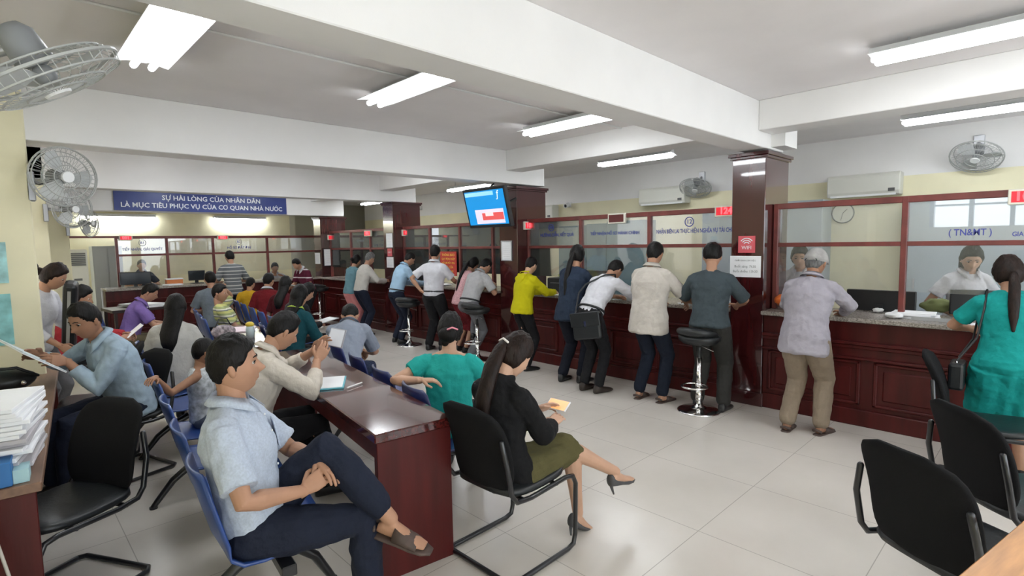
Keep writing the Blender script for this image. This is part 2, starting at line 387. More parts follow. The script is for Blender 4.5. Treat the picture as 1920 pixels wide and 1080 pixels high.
# ------------------------------------------------------------------ ceiling lamps
def lamp(label,x,y,z,rot=0,L=1.2,wall=False):
    t=thing('fluorescent_lamp',label,'ceiling light',(x,y,z),rot,'fluorescent ceiling lamps')
    B(-.035,.035,-L/2-.02,L/2+.02,.025,.075).build('housing',WPLA,t,bev=.005)
    m=MB(); 
    for s_ in(-1,1): m.add([(s_*.03,-L/2,.03),(s_*.15,-L/2,.005),(s_*.15,L/2,.005),(s_*.03,L/2,.03),(s_*.03,-L/2,.035),(s_*.15,-L/2,.01),(s_*.15,L/2,.01),(s_*.03,L/2,.035)],[(0,1,2,3),(7,6,5,4),(0,4,5,1),(1,5,6,2),(2,6,7,3),(3,7,4,0)])
    m.build('bloom_wing',mat('bloom_wing_enamel',(.92,.93,.94),.4),t)  # wide white wings, added to imitate the bloom around the tubes
    for s_ in(-1,1): MB().tube([(s_*.05,-L/2+.02,-.01),(s_*.05,L/2-.02,-.01)],.021,10).build('tube',TUBE,t,smooth=True)
    m=MB()
    if z<2.92 and not wall:
        for yy in(-L/3,L/3): m.tube([(0,yy,.07),(0,yy,2.995-z)],.006,6)
        m.build('hanger_rod',STEEL,t)
    return t
lamp('fluorescent twin tube lamp nearest the left wall, in front of the second beam',.80,3.68,2.90)
lamp('fluorescent twin tube lamp over the middle of the hall',2.42,3.55,2.90)
lamp('fluorescent twin tube lamp just before the counter, left of the long side beam',4.35,3.62,2.90)
lamp('fluorescent lamp over the staff area left of the wifi pillar',6.75,4.40,2.86)
lamp('brightest fluorescent lamp at the top right, on the hall side of the long beam',4.42,.38,2.90)
lamp('fluorescent lamp over the staff area right of the wifi pillar',6.95,.65,2.88)
lamp('fluorescent lamp glowing behind the television',6.75,8.15,2.78)
lamp('fluorescent lamp over the staff area beside the pillar with white notices',6.55,11.3,2.70)
lamp('left one of the two fluorescent lamps on the far wall',2.1,14.64,2.42,R(90),1.35,True)
lamp('right one of the two fluorescent lamps on the far wall',4.62,14.64,2.42,R(90),1.2,True)
for (x,y) in ((2.5,-1.6),(.3,-2.0),(2.4,7.2),(4.3,7.2),(1.2,7.2),(2.6,10.7),(4.3,10.7)):
    lamp('fluorescent ceiling lamp hidden behind a cross beam',x,y,2.93)
m=MB(); m.tube([(.3,3.62,2.992),(5.3,3.62,2.992)],.009,6).build('trim_11',WPLA)['kind']='structure'
m=MB(); m.tube([(6.95,2.4,2.992),(6.9,-2,2.992)],.012,6).tube([(6.75,2.4,2.992),(6.75,12,2.992)],.012,6).build('trim_12',WPLA)['kind']='structure'
# ceiling cable behind the first beam to the right lamps
# ------------------------------------------------------------------ television
t=thing('television','flat television with blue screen hung from the second pillar','television',(4.97,5.62,2.19))
tilt=R(14)
x_=V((0,-1,0)); y_=V((-math.sin(tilt),0,math.cos(tilt))); TM=plane_M((0,0,0),x_,y_)   # z axis faces the hall (-x)
MB().box(-.44,.44,-.28,.28,-.06,0,TM).build('casing',BLKPLA,t,bev=.01)
scr=mat('tv_screen_blue',(.01,.08,.2),.3,emis=(.002,.15,.37),estr=1)
MB().box(-.40,.40,-.235,.24,0,.004,TM).build('screen',scr,t)
MB().box(-.24,.34,-.22,-.02,.004,.006,TM).build('caption_strip',mat('tv_panel_grey',(.5,.45,.5),.4,emis=(.3,.28,.34),estr=1),t)
MB().box(-.10,.33,-.17,-.07,.006,.008,TM).build('red_caption_box',mat('tv_panel_red',(.5,.1,.1),.4,emis=(.30,.03,.03),estr=1),t)
MB().box(-.03,.13,-.115,-.06,.008,.010,TM).build('small_caption_box',mat('tv_panel_pale',(.7,.6,.6),.4,emis=(.38,.24,.25),estr=1),t)
MB().box(-.39,.2,.17,.225,.004,.006,TM).build('pale_band',mat('tv_band',(.4,.6,.8),.4,emis=(.08,.24,.38),estr=1),t)
text('ƒ',.13,mat('tv_white',(.8,.8,.9),.4,emis=(.4,.42,.44),estr=1),t,TM@Matrix.Translation((.28,.17,.006)),name='channel_mark',depth=.001)
MB().tube([(.05,-.1,0),(.3,-.05,.05),(.53,-.05,.15)],.02,8).tube([(.02,-.0,.24),(.15,.0,.34)],.012,6).build('bracket',BLKMET,t)

# ------------------------------------------------------------------ queue displays
def display(label,loc,facing,w,h,txt,off=False):
    """facing: world direction of its front (unit, horizontal)"""
    t=thing('queue_display',label,'display',loc,0,'queue number displays')
    f=V(facing).normalized(); x=V((0,0,1)).cross(f); M=plane_M((0,0,0),x,(0,0,1))
    MB().box(-w/2,w/2,-h/2,h/2,-.04,0,M).build('casing',CREAMP,t,bev=.006)
    MB().box(-w/2+.02,w/2-.02,-h/2+.018,h/2-.018,0,.003,M).build('display_panel',LEDO if off else LEDP,t)
    if not off: text(txt,h*.78,LEDR,t,M@Matrix.Translation((0,0,.004)),name='digits',bold=.004)
    return t
F=(-1,0,0)
display('red number display left of the wifi pillar reading 1248',(5.66,2.52,2.0),F,.30,.12,'1248')
display('switched-off number display in the middle of the partition',(5.68,3.96,1.985),F,.26,.13,'',True)
display('red number display on the television pillar',(5.75,5.52,1.95),(0,-1,0),.25,.12,'1008')
display('red number display at the right edge above the woman in the green dress',(5.66,.20,1.985),F,.26,.12,'1003')
display('red number display on the pillar with white notices',(5.80,8.84,1.93),(0,-1,0),.25,.12,'007')
display('red number display over the far bay beside the woman in the pink skirt',(5.66,10.15,1.95),F,.28,.12,'006')
display('red number display on the pillar at the far counter corner',(5.78,11.96,1.9),(0,-1,0),.25,.12,'4')
display('red number display over the far counter window with ring mark B1',(1.90,12.66,1.925),(0,-1,0),.22,.10,'001')
display('red number display over the far counter window with ring mark B2',(3.62,12.66,1.925),(0,-1,0),.22,.10,'002')

# ------------------------------------------------------------------ notices
def sheet(name,label,cat,loc,facing,w,h,material,lines=(),frame=None,group=None,th=.004):
    t=thing(name,label,cat,loc,0,group)
    f=V(facing).normalized(); x=V((0,0,1)).cross(f); M=plane_M((0,0,0),x,(0,0,1))
    MB().box(-w/2,w/2,-h/2,h/2,-.001,th,M).build('sheet',material,t)
    for (z,s_,size,mt) in lines: text(s_,size,mt,t,M@Matrix.Translation((0,z,th+.001)),depth=.0004)
    if frame:
        m=MB()
        for a in ((-w/2-.015,w/2+.015,h/2,h/2+.015),(-w/2-.015,w/2+.015,-h/2-.015,-h/2),(-w/2-.015,-w/2,-h/2,h/2),(w/2,w/2+.015,-h/2,h/2)): m.box(a[0],a[1],a[2],a[3],-.001,.012,M)
        m.build('frame',frame,t)
    return t,M
t,M=sheet('wifi_notice','pink square notice with white wifi waves on the near pillar','notice',(5.496,2.25,1.645),F,.17,.17,PINKV)
for r in (.03,.05,.07):
    MB().tube([M@V((r*math.sin(a),-.01+r*math.cos(a),.005)) for a in [R(q) for q in range(-50,51,10)]],.005,6).build('wifi_arc',WTXT,t)
text('WIFI',.05,WTXT,t,M@Matrix.Translation((0,-.035,.005)),depth=.0005)
sheet('price_sheet','white paper sheet with two lines of times on the near pillar, under the wifi notice','notice',(5.494,2.26,1.42),F,.31,.215,PAPER,[(.06,'THỜI GIAN LÀM VIỆC',.022,GREYTXT),(.0,'Buổi sáng: 7h30',.034,GREYTXT),(-.05,'Buổi chiều: 13h30',.034,GREYTXT)])
ln=[(.13-.03*i,'———————',.02,GREYTXT) for i in range(9)]
sheet('paper_notice','tall framed white notice on the television pillar','notice',(5.494,5.77,1.585),F,.20,.27,PAPER,ln,STEEL)
sheet('paper_notice','tall white notice on the pillar left of the light blue shirt man, highest of three','notice',(5.494,9.02,1.79),F,.22,.27,PAPER,ln)
sheet('paper_notice','small pink notice between two white ones on the far pillar','notice',(5.494,9.02,1.56),F,.16,.15,PINKV,[(0,'CHÚ Ý',.04,WTXT)])
sheet('paper_notice','white notice on the far pillar, lowest of three','notice',(5.494,9.02,1.37),F,.24,.2,PAPER,[(.06-.03*i,'————————',.02,GREYTXT) for i in range(5)])
sheet('paper_notice','large framed white notice on the far corner pillar','notice',(5.72,11.985,1.44),(0,-1,0),.34,.38,PAPER,[(.13-.04*i,'————————',.03,GREYTXT) for i in range(7)],BLKMET)
sheet('paper_notice','narrow white notice left of the framed notice at the far corner','notice',(5.494,12.2,1.42),F,.26,.26,PAPER,[(.06-.03*i,'————————',.02,GREYTXT) for i in range(5)])
sheet('red_notice','red notice with yellow writing hung on the partition glass','notice',(5.70,7.46,1.36),F,.46,.42,REDV,[(.15,'THÔNG BÁO',.06,YTXT),(.08,'QUY ĐỊNH NỘP',.05,YTXT),(.01,'HỒ SƠ ĐẤT ĐAI',.05,YTXT),(-.06,'MỘT CỬA',.06,YTXT),(-.13,'TỪ THỨ HAI',.05,YTXT)])
# teal posters on the left column
sheet('teal_poster','pale teal poster on the left column, upper one','poster',(-.055,5.44,1.62),(0,-1,0),.28,.3,mat('teal_poster',(.35,.62,.62),.6,nscale=12,namt=.3),group=None)
sheet('teal_poster','pale teal poster on the left column, lower one','poster',(-.055,5.44,1.2),(0,-1,0),.28,.38,mat('teal_poster2',(.25,.55,.55),.6,nscale=12,namt=.3))

# ------------------------------------------------------------------ wall fans
def fan(label,base,axis,r=.21,up=(0,0,1),armfrom=None,blades=3):
    """base = wall bracket point, axis = blowing direction, centre of head returned"""
    t=thing('wall_fan',label,'fan',base,0,'wall mounted fans')
    a=V(axis).normalized(); c=(armfrom if armfrom is not None else V((.25,0,.0)))
    c=V(c); x=V((0,0,1)).cross(a).normalized(); y=a.cross(x); M=plane_M(c,x,y)
    MB().box(-.02,.03,-.05,.05,-.16,.06).build('bracket',STEEL,t,bev=.006)
    MB().tube([(0.02,0,0),(c.x*.5,c.y*.5,c.z*.5-.02),c-a*.1],.018,8).build('arm',STEEL,t,smooth=True)
    MB().loft([(M@V((0,0,-.17)),x,y,.03,.03),(M@V((0,0,-.14)),x,y,.055,.055),(M@V((0,0,-.05)),x,y,.06,.06),(M@V((0,0,-.03)),x,y,.03,.03)],14).build('motor',mat('fan_motor_grey',(.25,.26,.27),.5),t,smooth=True)
    g=MB()
    for zz,rr in ((-.045,.55),(-.03,.85),(0,1.0),(.035,.97),(.055,.7),(.062,.4)):
        pts=[M@V((r*rr*math.cos(q*PI/16),r*rr*math.sin(q*PI/16),zz)) for q in range(32)]
        g.tube(pts,.004 if rr<1 else .007,5,closed=True)
    for q in range(36):
        s_,c_=math.sin(q*PI/18),math.cos(q*PI/18)
        g.tube([M@V((r*k*c_,r*k*s_,zz)) for k,zz in ((.12,.064),(.7,.055),(.97,.035),(1,0),(.85,-.03),(.3,-.05))],.0017,4,cap=False)
    g.build('grille',GROM,t)
    MB().loft([(M@V((0,0,.06)),x,y,.045,.045),(M@V((0,0,.072)),x,y,.04,.04)],16).build('badge',WPLA,t)
    b=MB()
    for i in range(blades):
        an=i*2*PI/blades
        rr=[]
        for (u,v,w) in ((.12,-.05,.0),(.5,-.28,-.02),(.85,-.3,-.03),(.9,.05,-.0),(.7,.28,.03),(.3,.15,.02)):
            p=V((u*r,v*r,w)); p=Matrix.Rotation(an,3,'Z')@p; rr.append(M@p)
        n=len(rr); rr2=[p-a*.003 for p in rr]
        b.add(rr+rr2,[tuple(range(n)),tuple(range(2*n-1,n-1,-1))]+[(i2,(i2+1)%n,n+(i2+1)%n,n+i2) for i2 in range(n)])
    b.build('blades',FANB,t,smooth=False)
    MB().ball(M@V((0,0,.0)),.035,.035,.035).build('hub',mat('fan_motor_grey',(.25,.26,.27),.5),t,smooth=True)
    return t
struct(B(-.75,-.10,2.55,2.80,0,3.0).build('wall_left_column_4',WALL,bev=.01))
fan('large wall fan at the top left corner, nearest the camera, seen edge on',(-.10,2.62,2.45),(.49,.0,-.86),.235,armfrom=(.28,-.12,-.14))
fan('wall fan on the left column, facing the camera',(.25,5.5,2.24),(.35,-.93,-.1),.22,armfrom=(.19,-.16,.02))
fan('wall fan on the left wall between two others',(.53,8.97,2.23),(.5,-.85,-.1),.24,armfrom=(.26,-.1,.0))
fan('smallest, farthest wall fan on the left wall',(1.0,12.24,2.12),(.75,-.6,0),.24,armfrom=(.3,-.1,.06))
fan('wall fan on the staff side wall left of the wifi pillar',(8.24,4.1,2.72),(-.5,-.1,-.85),.24,armfrom=(-.22,0,-.2))
fan('wall fan on the staff side wall at the right edge',(8.24,.75,2.78),(-.6,.1,-.8),.24,armfrom=(-.22,0,-.2))
t=thing('conduit_box','white bracket box on the ceiling above the nearest left wall fan','box',(-.09,2.56,2.50))
B(0,.13,0,.2,0,.30).build('cover',WPLA,t,bev=.01); MB().tube([(.05,.1,.3),(.05,.1,.49)],.03,8).build('pipe',WPLA,t)
# cameras on the staff wall
def seccam(label,loc):
    t=thing('security_camera',label,'camera',loc,0,'security cameras')
    B(-.03,0,-.05,.05,-.05,.05).build('mount',WPLA,t,bev=.005)
    MB().cyl((-.03,0,0),(-.16,-.03,-.03),.045).build('body',WPLA,t); MB().cyl((-.16,-.03,-.03),(-.165,-.03,-.031),.03).build('lens',BLKPLA,t)
seccam('white security camera on the staff wall right of the television pillar',(8.25,6.85,2.43))
seccam('white security camera on the staff wall left of the television',(8.25,11.9,2.66))
# split air conditioners on the staff wall
def aircon(label,loc,L=.85):
    t=thing('air_conditioner',label,'air conditioner',loc,0,'wall air conditioners')
    MB().prism([(0,-.14),(-.19,-.14),(-.21,-.09),(-.21,.10),(-.18,.14),(0,.14)],-L/2,L/2,Matrix(((1,0,0,0),(0,0,1,0),(0,1,0,0),(0,0,0,1)))).build('body',mat('aircon_white',(.66,.66,.60),.5),t,bev=.01)
    B(-.2,-.12,-L/2+.04,L/2-.04,-.145,-.12).build('outlet_flap',WPLA,t); B(-.214,-.205,L/2*-1+.05,-L/2+.12,-.1,-.06).build('display',mat('dark_grey_plastic',(.1,.1,.1),.4),t)
aircon('white split air conditioner on the staff wall left of the wifi pillar',(8.25,4.72,2.44))
aircon('white split air conditioner on the staff wall right of the wifi pillar',(8.25,1.85,2.36),.8)
aircon('white split air conditioner half hidden behind the television pillar',(8.25,7.55,2.3),.85)
# round wall clock
t=thing('wall_clock','round wall clock with thin dark rim on the staff wall','clock',(8.24,2.1,2.02))
MB().cyl((0,0,0),(-.02,0,0),.13,n=32).build('dial',mat('clock_dial',(.72,.70,.58),.5),t,smooth=False)
MB().tube([(-.02,.13*math.cos(a*PI/16),.13*math.sin(a*PI/16)) for a in range(32)],.008,6,closed=True).build('rim',BLKMET,t)
MB().tube([(-.024,0,0),(-.024,-.05,.05)],.004,5).tube([(-.024,0,0),(-.024,.02,-.09)],.003,5).build('hands',BLKMET,t)
# tall cabinets / panels on the staff side
def tallcab(label,x,y0,y1,h,material,n=2,depth=.4,wx=8.25):
    t=thing('tall_cabinet',label,'cabinet',(wx-depth,y0,0),0,'tall staff side cabinets')
    L=y1-y0; B(.012,depth,0,L,0,h).build('body',material,t,bev=.004)
    for i in range(n):
        d=B(0,.012,i*L/n+.006,(i+1)*L/n-.006,.05,h-.03).build('door',material,t,bev=.002)
        B(-.02,0,(i+.8)*L/n-.01,(i+.8)*L/n+.01,h*.5,h*.5+.12).build('handle',STEEL,d)
    return t
tallcab('teal grey cabinet block behind the navy shirt woman',0,4.93,5.68,2.05,CABT,1)
tallcab('teal grey cabinet block behind the yellow hoodie, farther one',0,6.15,6.8,2.0,CABT,1)
t=tallcab('dark teal cabinet between two others with white door edges',0,5.7,6.13,2.02,CABT,1)
tallcab('pale grey cabinet left of the wifi pillar, behind the grey tee man',0,3.2,3.9,2.15,CAB,1)
tallcab('pale grey cabinet behind the capped man',0,2.24,2.75,2.2,CAB,1)
tallcab('wide pale grey cabinet at the right edge, behind the standing clerk',0,-1.2,1.37,2.15,CAB,4)
# grey locker and standing air conditioner, far left
t=thing('grey_locker','grey steel locker at the far left end beyond the counter','cabinet',(1.5,13.9,0))
B(0,.5,0,.5,0,1.78).build('body',mat('locker_grey',(.42,.44,.46),.45),t,bev=.005); B(.02,.24,-.012,0,.05,1.74).build('door',mat('locker_grey',(.42,.44,.46),.45),t); B(.26,.48,-.012,0,.05,1.74).build('door',mat('locker_grey',(.42,.44,.46),.45),t)
t=thing('standing_air_conditioner','tall white standing air conditioner at the far left','air conditioner',(1.0,12.75,0))
B(0,.3,0,.3,0,1.72).build('body',mat('cream_white_case',(.78,.76,.66),.5),t,bev=.02)
g=MB(); 
for i in range(7): g.box(.03,.27,-.012,0,1.42+.035*i,1.445+.035*i)
g.build('vent_grille',mat('vent_dark',(.16,.16,.15),.5),t); B(.08,.2,-.01,0,1.14,1.18).build('display',mat('vent_dark',(.16,.16,.15),.5),t)
# wall between left window strip
struct(B(-.28,-.22,6.0,8.6,1.0,2.4).build('window_1',mat('window_daylight',(.9,.85,.75),.6,emis=(1,.96,.88),estr=.5)))
# ------------------------------------------------------------------ furniture
def visitor_chair(label,loc,head,cap=False):
    """black cantilever visitor chair, faces local +Y; head = heading in degrees from +X"""
    t=thing('visitor_chair',label,'chair',loc,R(head-90),'black visitor chairs')
    X_,Y_,Z_=V((1,0,0)),V((0,1,0)),V((0,0,1))
    m=MB()
    for s_ in(-1,1):
        x=s_*.245
        m.tube([(x*.9,-.275,.74),(x,-.265,.62),(x,-.235,.47),(x,-.20,.425),(x,-.10,.415),(x,.18,.43),(x,.235,.42),(x,.262,.37),(x,.255,.08),(x,.24,.03),(x,.19,.017),(x,-.22,.017)],.0135,8)
    m.tube([(-.245,-.22,.017),(-.22,-.25,.017),(.22,-.25,.017),(.245,-.22,.017)],.0135,8)
    m.tube([(-.245,.1,.42),(.245,.1,.42)],.011,8).tube([(-.245,-.14,.415),(.245,-.14,.415)],.011,8)
    m.build('frame',BLKMET,t,smooth=True)
    q=.12; bx=V((1,0,0)); 
    secs=[]
    for k in range(15):
        u=k/14; z=.44+.46*u; w=.225*(1-abs(2*u-1)**4.2)**.28 if 0<u<1 else .10
        y=-.215-.12*u+ .03*math.sin(u*PI)
        secs.append((V((0,y,z)),X_,Y_,max(w,.10),.026 if 0<k<14 else .012))
    m=MB().loft(secs,28,ex=3.2)
    # curve the back around the sitter
    m.v=[V((v.x,v.y+.5*v.x*v.x,v.z)) for v in m.v]
    m.build('backrest',BLKFAB,t,smooth=True)
    secs=[]
    for k in range(13):
        u=k/12; y=-.235+.48*u; w=.235*(1-abs(2*u-1)**5)**.25 if 0<u<1 else .15
        secs.append((V((0,y,.455+.01*u-.015*math.sin(u*PI))),X_,Z_,w,.032 if 0<k<12 else .015))
    MB().loft(secs,28,ex=3.2).build('seat',BLKLEA,t,smooth=True)
    return t
CH=visitor_chair
CH('black visitor chair the woman in the black blazer sits on',(1.97,2.07,0),1)
CH('empty black visitor chair nearest the camera at the right edge, beside the tan tabletop',(2.70,.23,0),-31)
CH('empty black visitor chair at the right, behind the nearest one',(3.45,.09,0),-48)
CH('black visitor chair seen edge on before the counter, farthest of the three at the right',(4.66,.32,0),-84)
CH('empty black visitor chair in the left foreground tucked at the brown desk',(.16,3.38,0),-150)
CH('empty black visitor chair seen edge on in the left aisle, back towards the blue seats',(.56,5.58,0),170)
CH('black visitor chair under the man in light blue who reads a newspaper',(.62,4.93,0),198)
CH('black visitor chair under the woman with the red sleeves',(.54,7.48,0),-15)

def shell_mb(w=.45):
    prof=[(.225,.405),(.23,.425),(.18,.438),(.05,.425),(-.08,.413),(-.16,.420),(-.205,.455),(-.235,.53),(-.262,.64),(-.285,.74),(-.297,.80),(-.305,.822)]
    nu=14; n=len(prof); vs=[];
    for side in(0,1):
        for i,(y,z) in enumerate(prof):
            u0=i/(n-1)
            ww=w/2*(1 if i<7 else 1-.08*(i-6)/(n-7))
            if i==n-1: ww*=.72
            if i==n-2: ww*=.93
            # outward normal of the profile (rear / underside)
            a=prof[max(i-1,0)]; b=prof[min(i+1,n-1)]; d=V((0,b[0]-a[0],b[1]-a[1])).normalized(); nr=V((0,d.z,-d.y))*-1
            for k in range(nu+1):
                x=-1+2*k/nu; c=.03*x*x
                p=V((x*ww,y,z)); p+=(V((0,c,0)) if i>6 else V((0,0,c*.8)))
                if side: p+= (V((0,-.012,0)) if i>6 else V((0,-.004,-.012)))
                vs.append(p)
    N=nu+1; off=n*N; fs=[]
    for i in range(n-1):
        for k in range(nu):
            a=i*N+k; fs.append((a,a+1,a+N+1,a+N)); fs.append((off+a,off+a+N,off+a+N+1,off+a+1))
    for k in range(nu): fs.append((k,off+k,off+k+1,k+1)); a=(n-1)*N+k; fs.append((a,a+1,off+a+1,off+a))
    for i in range(n-1):
        a=i*N; fs.append((a,a+N,off+a+N,off+a)); a=i*N+nu; fs.append((a,off+a,off+a+N,a+N))
    return MB().add(vs,fs)
def bench(label,p0,p1,nseat,material=None):
    """p0,p1 = beam ends on the floor plan; seats face right of p0->p1"""
    p0=V((*p0,0)); p1=V((*p1,0)); d=(p1-p0); L=d.length; rot=math.atan2(d.y,d.x)
    # local X along the row; seats face local -Y => build facing +Y and rotate by 180
    t=thing('beam_bench',label,'bench',(p0+p1)/2,rot+PI,'rows of blue plastic seats')
    pitch=L/nseat
    for i in range(nseat):
        s=shell_mb().build('seat_shell',material or BLUPLA,t,smooth=True,loc=((i-(nseat-1)/2)*pitch,0,0))
        B(-.06,.06,-.1,.1,.385,.41).build('seat_bracket',BLKMET,s)
    B(-L/2+.05,L/2-.05,-.03,.03,.335,.385).build('beam',BLKMET,t,bev=.005)
    for x in (-L/2+pitch*.75,L/2-pitch*.75):
        m=MB(); m.tube([(x,-.36,.012),(x,-.33,.05),(x,-.24,.16),(x,-.13,.24),(x,0,.30),(x,.13,.24),(x,.22,.16),(x,.28,.05),(x,.30,.012)],[.018,.02,.024,.026,.03,.026,.024,.02,.018],8)
        m.box(x-.025,x+.025,-.025,.025,.28,.34)
        lg=m.build('leg',BLKMET,t,smooth=True)
        MB().cyl((x,-.36,0),(x,-.36,.014),.024,n=12).build('foot_pad',BLKPLA,lg); MB().cyl((x,.30,0),(x,.30,.014),.024,n=12).build('foot_pad',BLKPLA,lg)
    return t
bench('front row of blue plastic seats, left foreground, with the cross-legged man',(.79,2.12),(1.06,4.50),4)
bench('row of blue plastic seats behind the child, under the ponytailed woman',(1.08,4.72),(1.26,6.3),3)
bench('row of blue plastic seats under the man in the purple shirt',(1.12,7.6),(1.32,9.3),3)
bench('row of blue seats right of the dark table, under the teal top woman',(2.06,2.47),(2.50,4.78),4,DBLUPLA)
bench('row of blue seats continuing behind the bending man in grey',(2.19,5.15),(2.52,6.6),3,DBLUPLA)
bench('row of blue seats the man in the yellow striped shirt reclines on',(2.12,7.25),(2.40,9.0),3)
bench('row of blue seats under the yellow shirt child and the maroon shirt man',(2.76,6.7),(3.24,10.0),5)

def long_table(label,loc,rot,w,L,group=True):
    t=thing('long_table',label,'table',loc,rot,'dark red wood tables')
    B(0,w,0,L,.725,.775).build('tabletop',WOODT,t,bev=.006)
    B(.012,w-.012,.01,.05,0,.725).build('end_panel',WOOD,t,bev=.003); B(.012,w-.012,L-.05,L-.01,0,.725).build('end_panel',WOOD,t,bev=.003)
    B(.03,w-.03,.05,L-.05,.62,.725).build('apron',WOOD,t,bev=.003)
    return t
long_table('glossy dark red wood table in the centre foreground',(1.285,2.31,0),R(-8),.44,2.55)
long_table('farther dark wood table with papers and a yellow-capped bottle on it',(1.40,5.30,0),R(-14),.46,1.65)
t=thing('writing_desk','brown-topped red wood desk along the left edge','desk',(.085,2.89,0),R(-5.1))
B(-.62,0,0,2.85,.715,.755).build('desktop',DWOOD,t,bev=.004); B(-.60,-.02,.01,.04,0,.715).build('end_panel',WOOD,t,bev=.003)
B(-.60,-.02,2.8,2.83,0,.715).build('end_panel',WOOD,t,bev=.003); B(-.60,-.57,.04,2.8,.1,.715).build('modesty_panel',WOOD,t); B(-.56,-.05,.05,1.0,.6,.715).build('drawer_box',WOOD,t)
t=thing('tan_table','corner of a tan wooden tabletop at the bottom right edge','table',(1.85,.17,0),R(-12))
B(0,1.2,-.75,0,.72,.755).build('tabletop',OAK,t,bev=.004)
for x in(.06,1.12):
    for y in(-.68,-.07): B(x-.02,x+.02,y-.02,y+.02,0,.72).build('leg',STEEL,t)

def stool(label,loc,seatz=.70,rot=0):
    t=thing('bar_stool',label,'stool',loc,rot,'chrome bar stools')
    Z=V((0,0,1)); X_=V((1,0,0)); Y_=V((0,1,0))
    MB().loft([(V((0,0,z)),X_,Y_,r,r) for z,r in ((0,.205),(.012,.207),(.02,.19),(.035,.10),(.06,.045),(.085,.035))],32).build('base',CHROME,t,smooth=True)
    MB().cyl((0,0,.08),(0,0,seatz-.18),.026).cyl((0,0,.08),(0,0,.24),.033).build('column',CHROME,t,smooth=True)
    MB().cyl((0,0,seatz-.18),(0,0,seatz-.03),.02).build('gas_lift',BLKMET,t,smooth=True)
    m=MB().tube([(.12*math.cos(a*PI/12),-.09+.12*math.sin(a*PI/12),.27) for a in range(24)],.011,8,closed=True).tube([(0,-.03,.27),(0,.03,.27)],.012,8); m.cyl((0,0,.25),(0,0,.29),.036); m.build('foot_ring',CHROME,t,smooth=True)
    MB().tube([(0.02,0,seatz-.06),(.16,-.04,seatz-.09)],.006,6).build('lever',CHROME,t,smooth=True)
    MB().loft([(V((0,0,seatz+z)),X_,Y_,r,r*.92) for z,r in ((-.05,.08),(-.035,.16),(0,.20),(.035,.205),(.05,.18),(.045,.08))],28).build('seat',BLKLEA,t,smooth=True)
    m=MB(); pts=[(.185*math.cos(R(a)),.185*math.sin(R(a))-.01,seatz+.07+.03*math.sin(R(a-180)/1)) for a in range(190,351,10)]
    m.tube(pts,[.02+.022*math.sin(PI*i/(len(pts)-1)) for i in range(len(pts))],10); m.build('low_backrest',BLKLEA,t,smooth=True)
    return t
stool('chrome bar stool behind the man in the dark grey tee',(4.95,2.47,0),.72,R(-90))
stool('chrome bar stool the man in the grey shirt perches on',(5.02,5.93,0),.72,R(-90))
stool('chrome bar stool with black seat behind the man in the light blue shirt',(5.0,7.68,0),.70,R(-60))
stool('chrome bar stool with black seat at the far corner of the counters',(5.0,11.1,0),.78,R(-60))

# ------------------------------------------------------------------ things on desks and counters
CT=.986
def monitor(label,loc,rot,w=.44,h=.27,group='computer monitors on the counters'):
    t=thing('computer_monitor',label,'monitor',loc,rot,group)
    B(-w/2,w/2,-.02,.02,.06,.06+h).build('panel',BLKPLA,t,bev=.006); B(-w/2+.015,w/2-.015,.0205,.022,.075,.045+h).build('screen',mat('dark_screen',(.02,.025,.03),.15),t)
    B(-.03,.03,-.05,-.02,.0,.2).build('neck',BLKPLA,t); B(-.11,.11,-.09,.07,0,.012).build('foot',BLKPLA,t,bev=.004)
    return t
monitor('wide black monitor seen from behind, right of the capped man',(6.12,1.22,CT-.13),R(-90),.56,.27)
monitor('black monitor behind the counter left of the woman in the green dress',(6.2,.50,CT-.05),R(-75),.42,.22)
monitor('black monitor beside the navy shirt woman',(6.03,4.55,CT),R(-90),.44,.25)
monitor('black monitor behind the counter next to the red notice',(5.98,7.0,CT),R(-90),.42,.25)
monitor('square black monitor in the middle of the far counter',(3.02,12.45,CT),R(178),.30,.2)
monitor('black monitor at the left end of the far counter, before the clerk in grey',(1.98,12.5,CT-.02),R(180),.5,.24)
t=thing('computer_monitor','large black screen at the far end of the right counter behind the white shirt man','monitor',(6.0,8.6,CT),R(-70)); B(-.28,.28,-.03,.03,.05,.45).build('panel',BLKPLA,t,bev=.006); B(-.1,.1,-.08,.08,0,.05).build('foot',BLKPLA,t)
t=thing('printer','black printer on the counter beside the yellow hoodie','printer',(5.98,5.05,CT),R(-90)); B(-.22,.22,-.16,.16,0,.2).build('body',BLKPLA,t,bev=.02,bseg=2); B(-.15,.15,-.17,-.1,.12,.135).build('paper_tray',mat('dark_grey_plastic',(.1,.1,.1),.4),t)
def papers(label,loc,rot,w=.21,l=.297,h=.012,n=3,material=None,group=None,name='paper_stack',cat='papers'):
    t=thing(name,label,cat,loc,rot,group); rnd=random.Random(hash(label)%999+3 if False else len(label))
    z=0
    for i in range(n):
        a=R(rnd.uniform(-14,14)); M=Matrix.Translation((rnd.uniform(-.02,.02),rnd.uniform(-.02,.02),0))@Matrix.Rotation(a,4,'Z')
        MB().box(-w/2,w/2,-l/2,l/2,z,z+h/n-.0004,M).build('sheet',material or PAPER,t); z+=h/n
    return t
papers('white paper pile on the counter right of the middle post, beside the capped man',(5.78,.90,CT),R(5),.22,.30,.05,4)
papers('loose white papers under the green dress woman hand',(5.60,.42,CT),R(30),.21,.3,.006,2)
papers('white papers on the counter at the yellow hoodie hands',(5.58,4.78,CT),R(80),.21,.3,.008,2)
papers('papers on the counter between the cream shirt man and the grey tee man',(5.62,2.82,CT),R(85),.3,.32,.012,3)
papers('white papers on the counter at the wifi pillar, right of the grey tee man',(5.60,2.50,CT),R(10),.1,.25,.05,2)
papers('papers the man in the light blue shirt signs',(5.56,7.55,CT),R(85),.24,.3,.02,3)
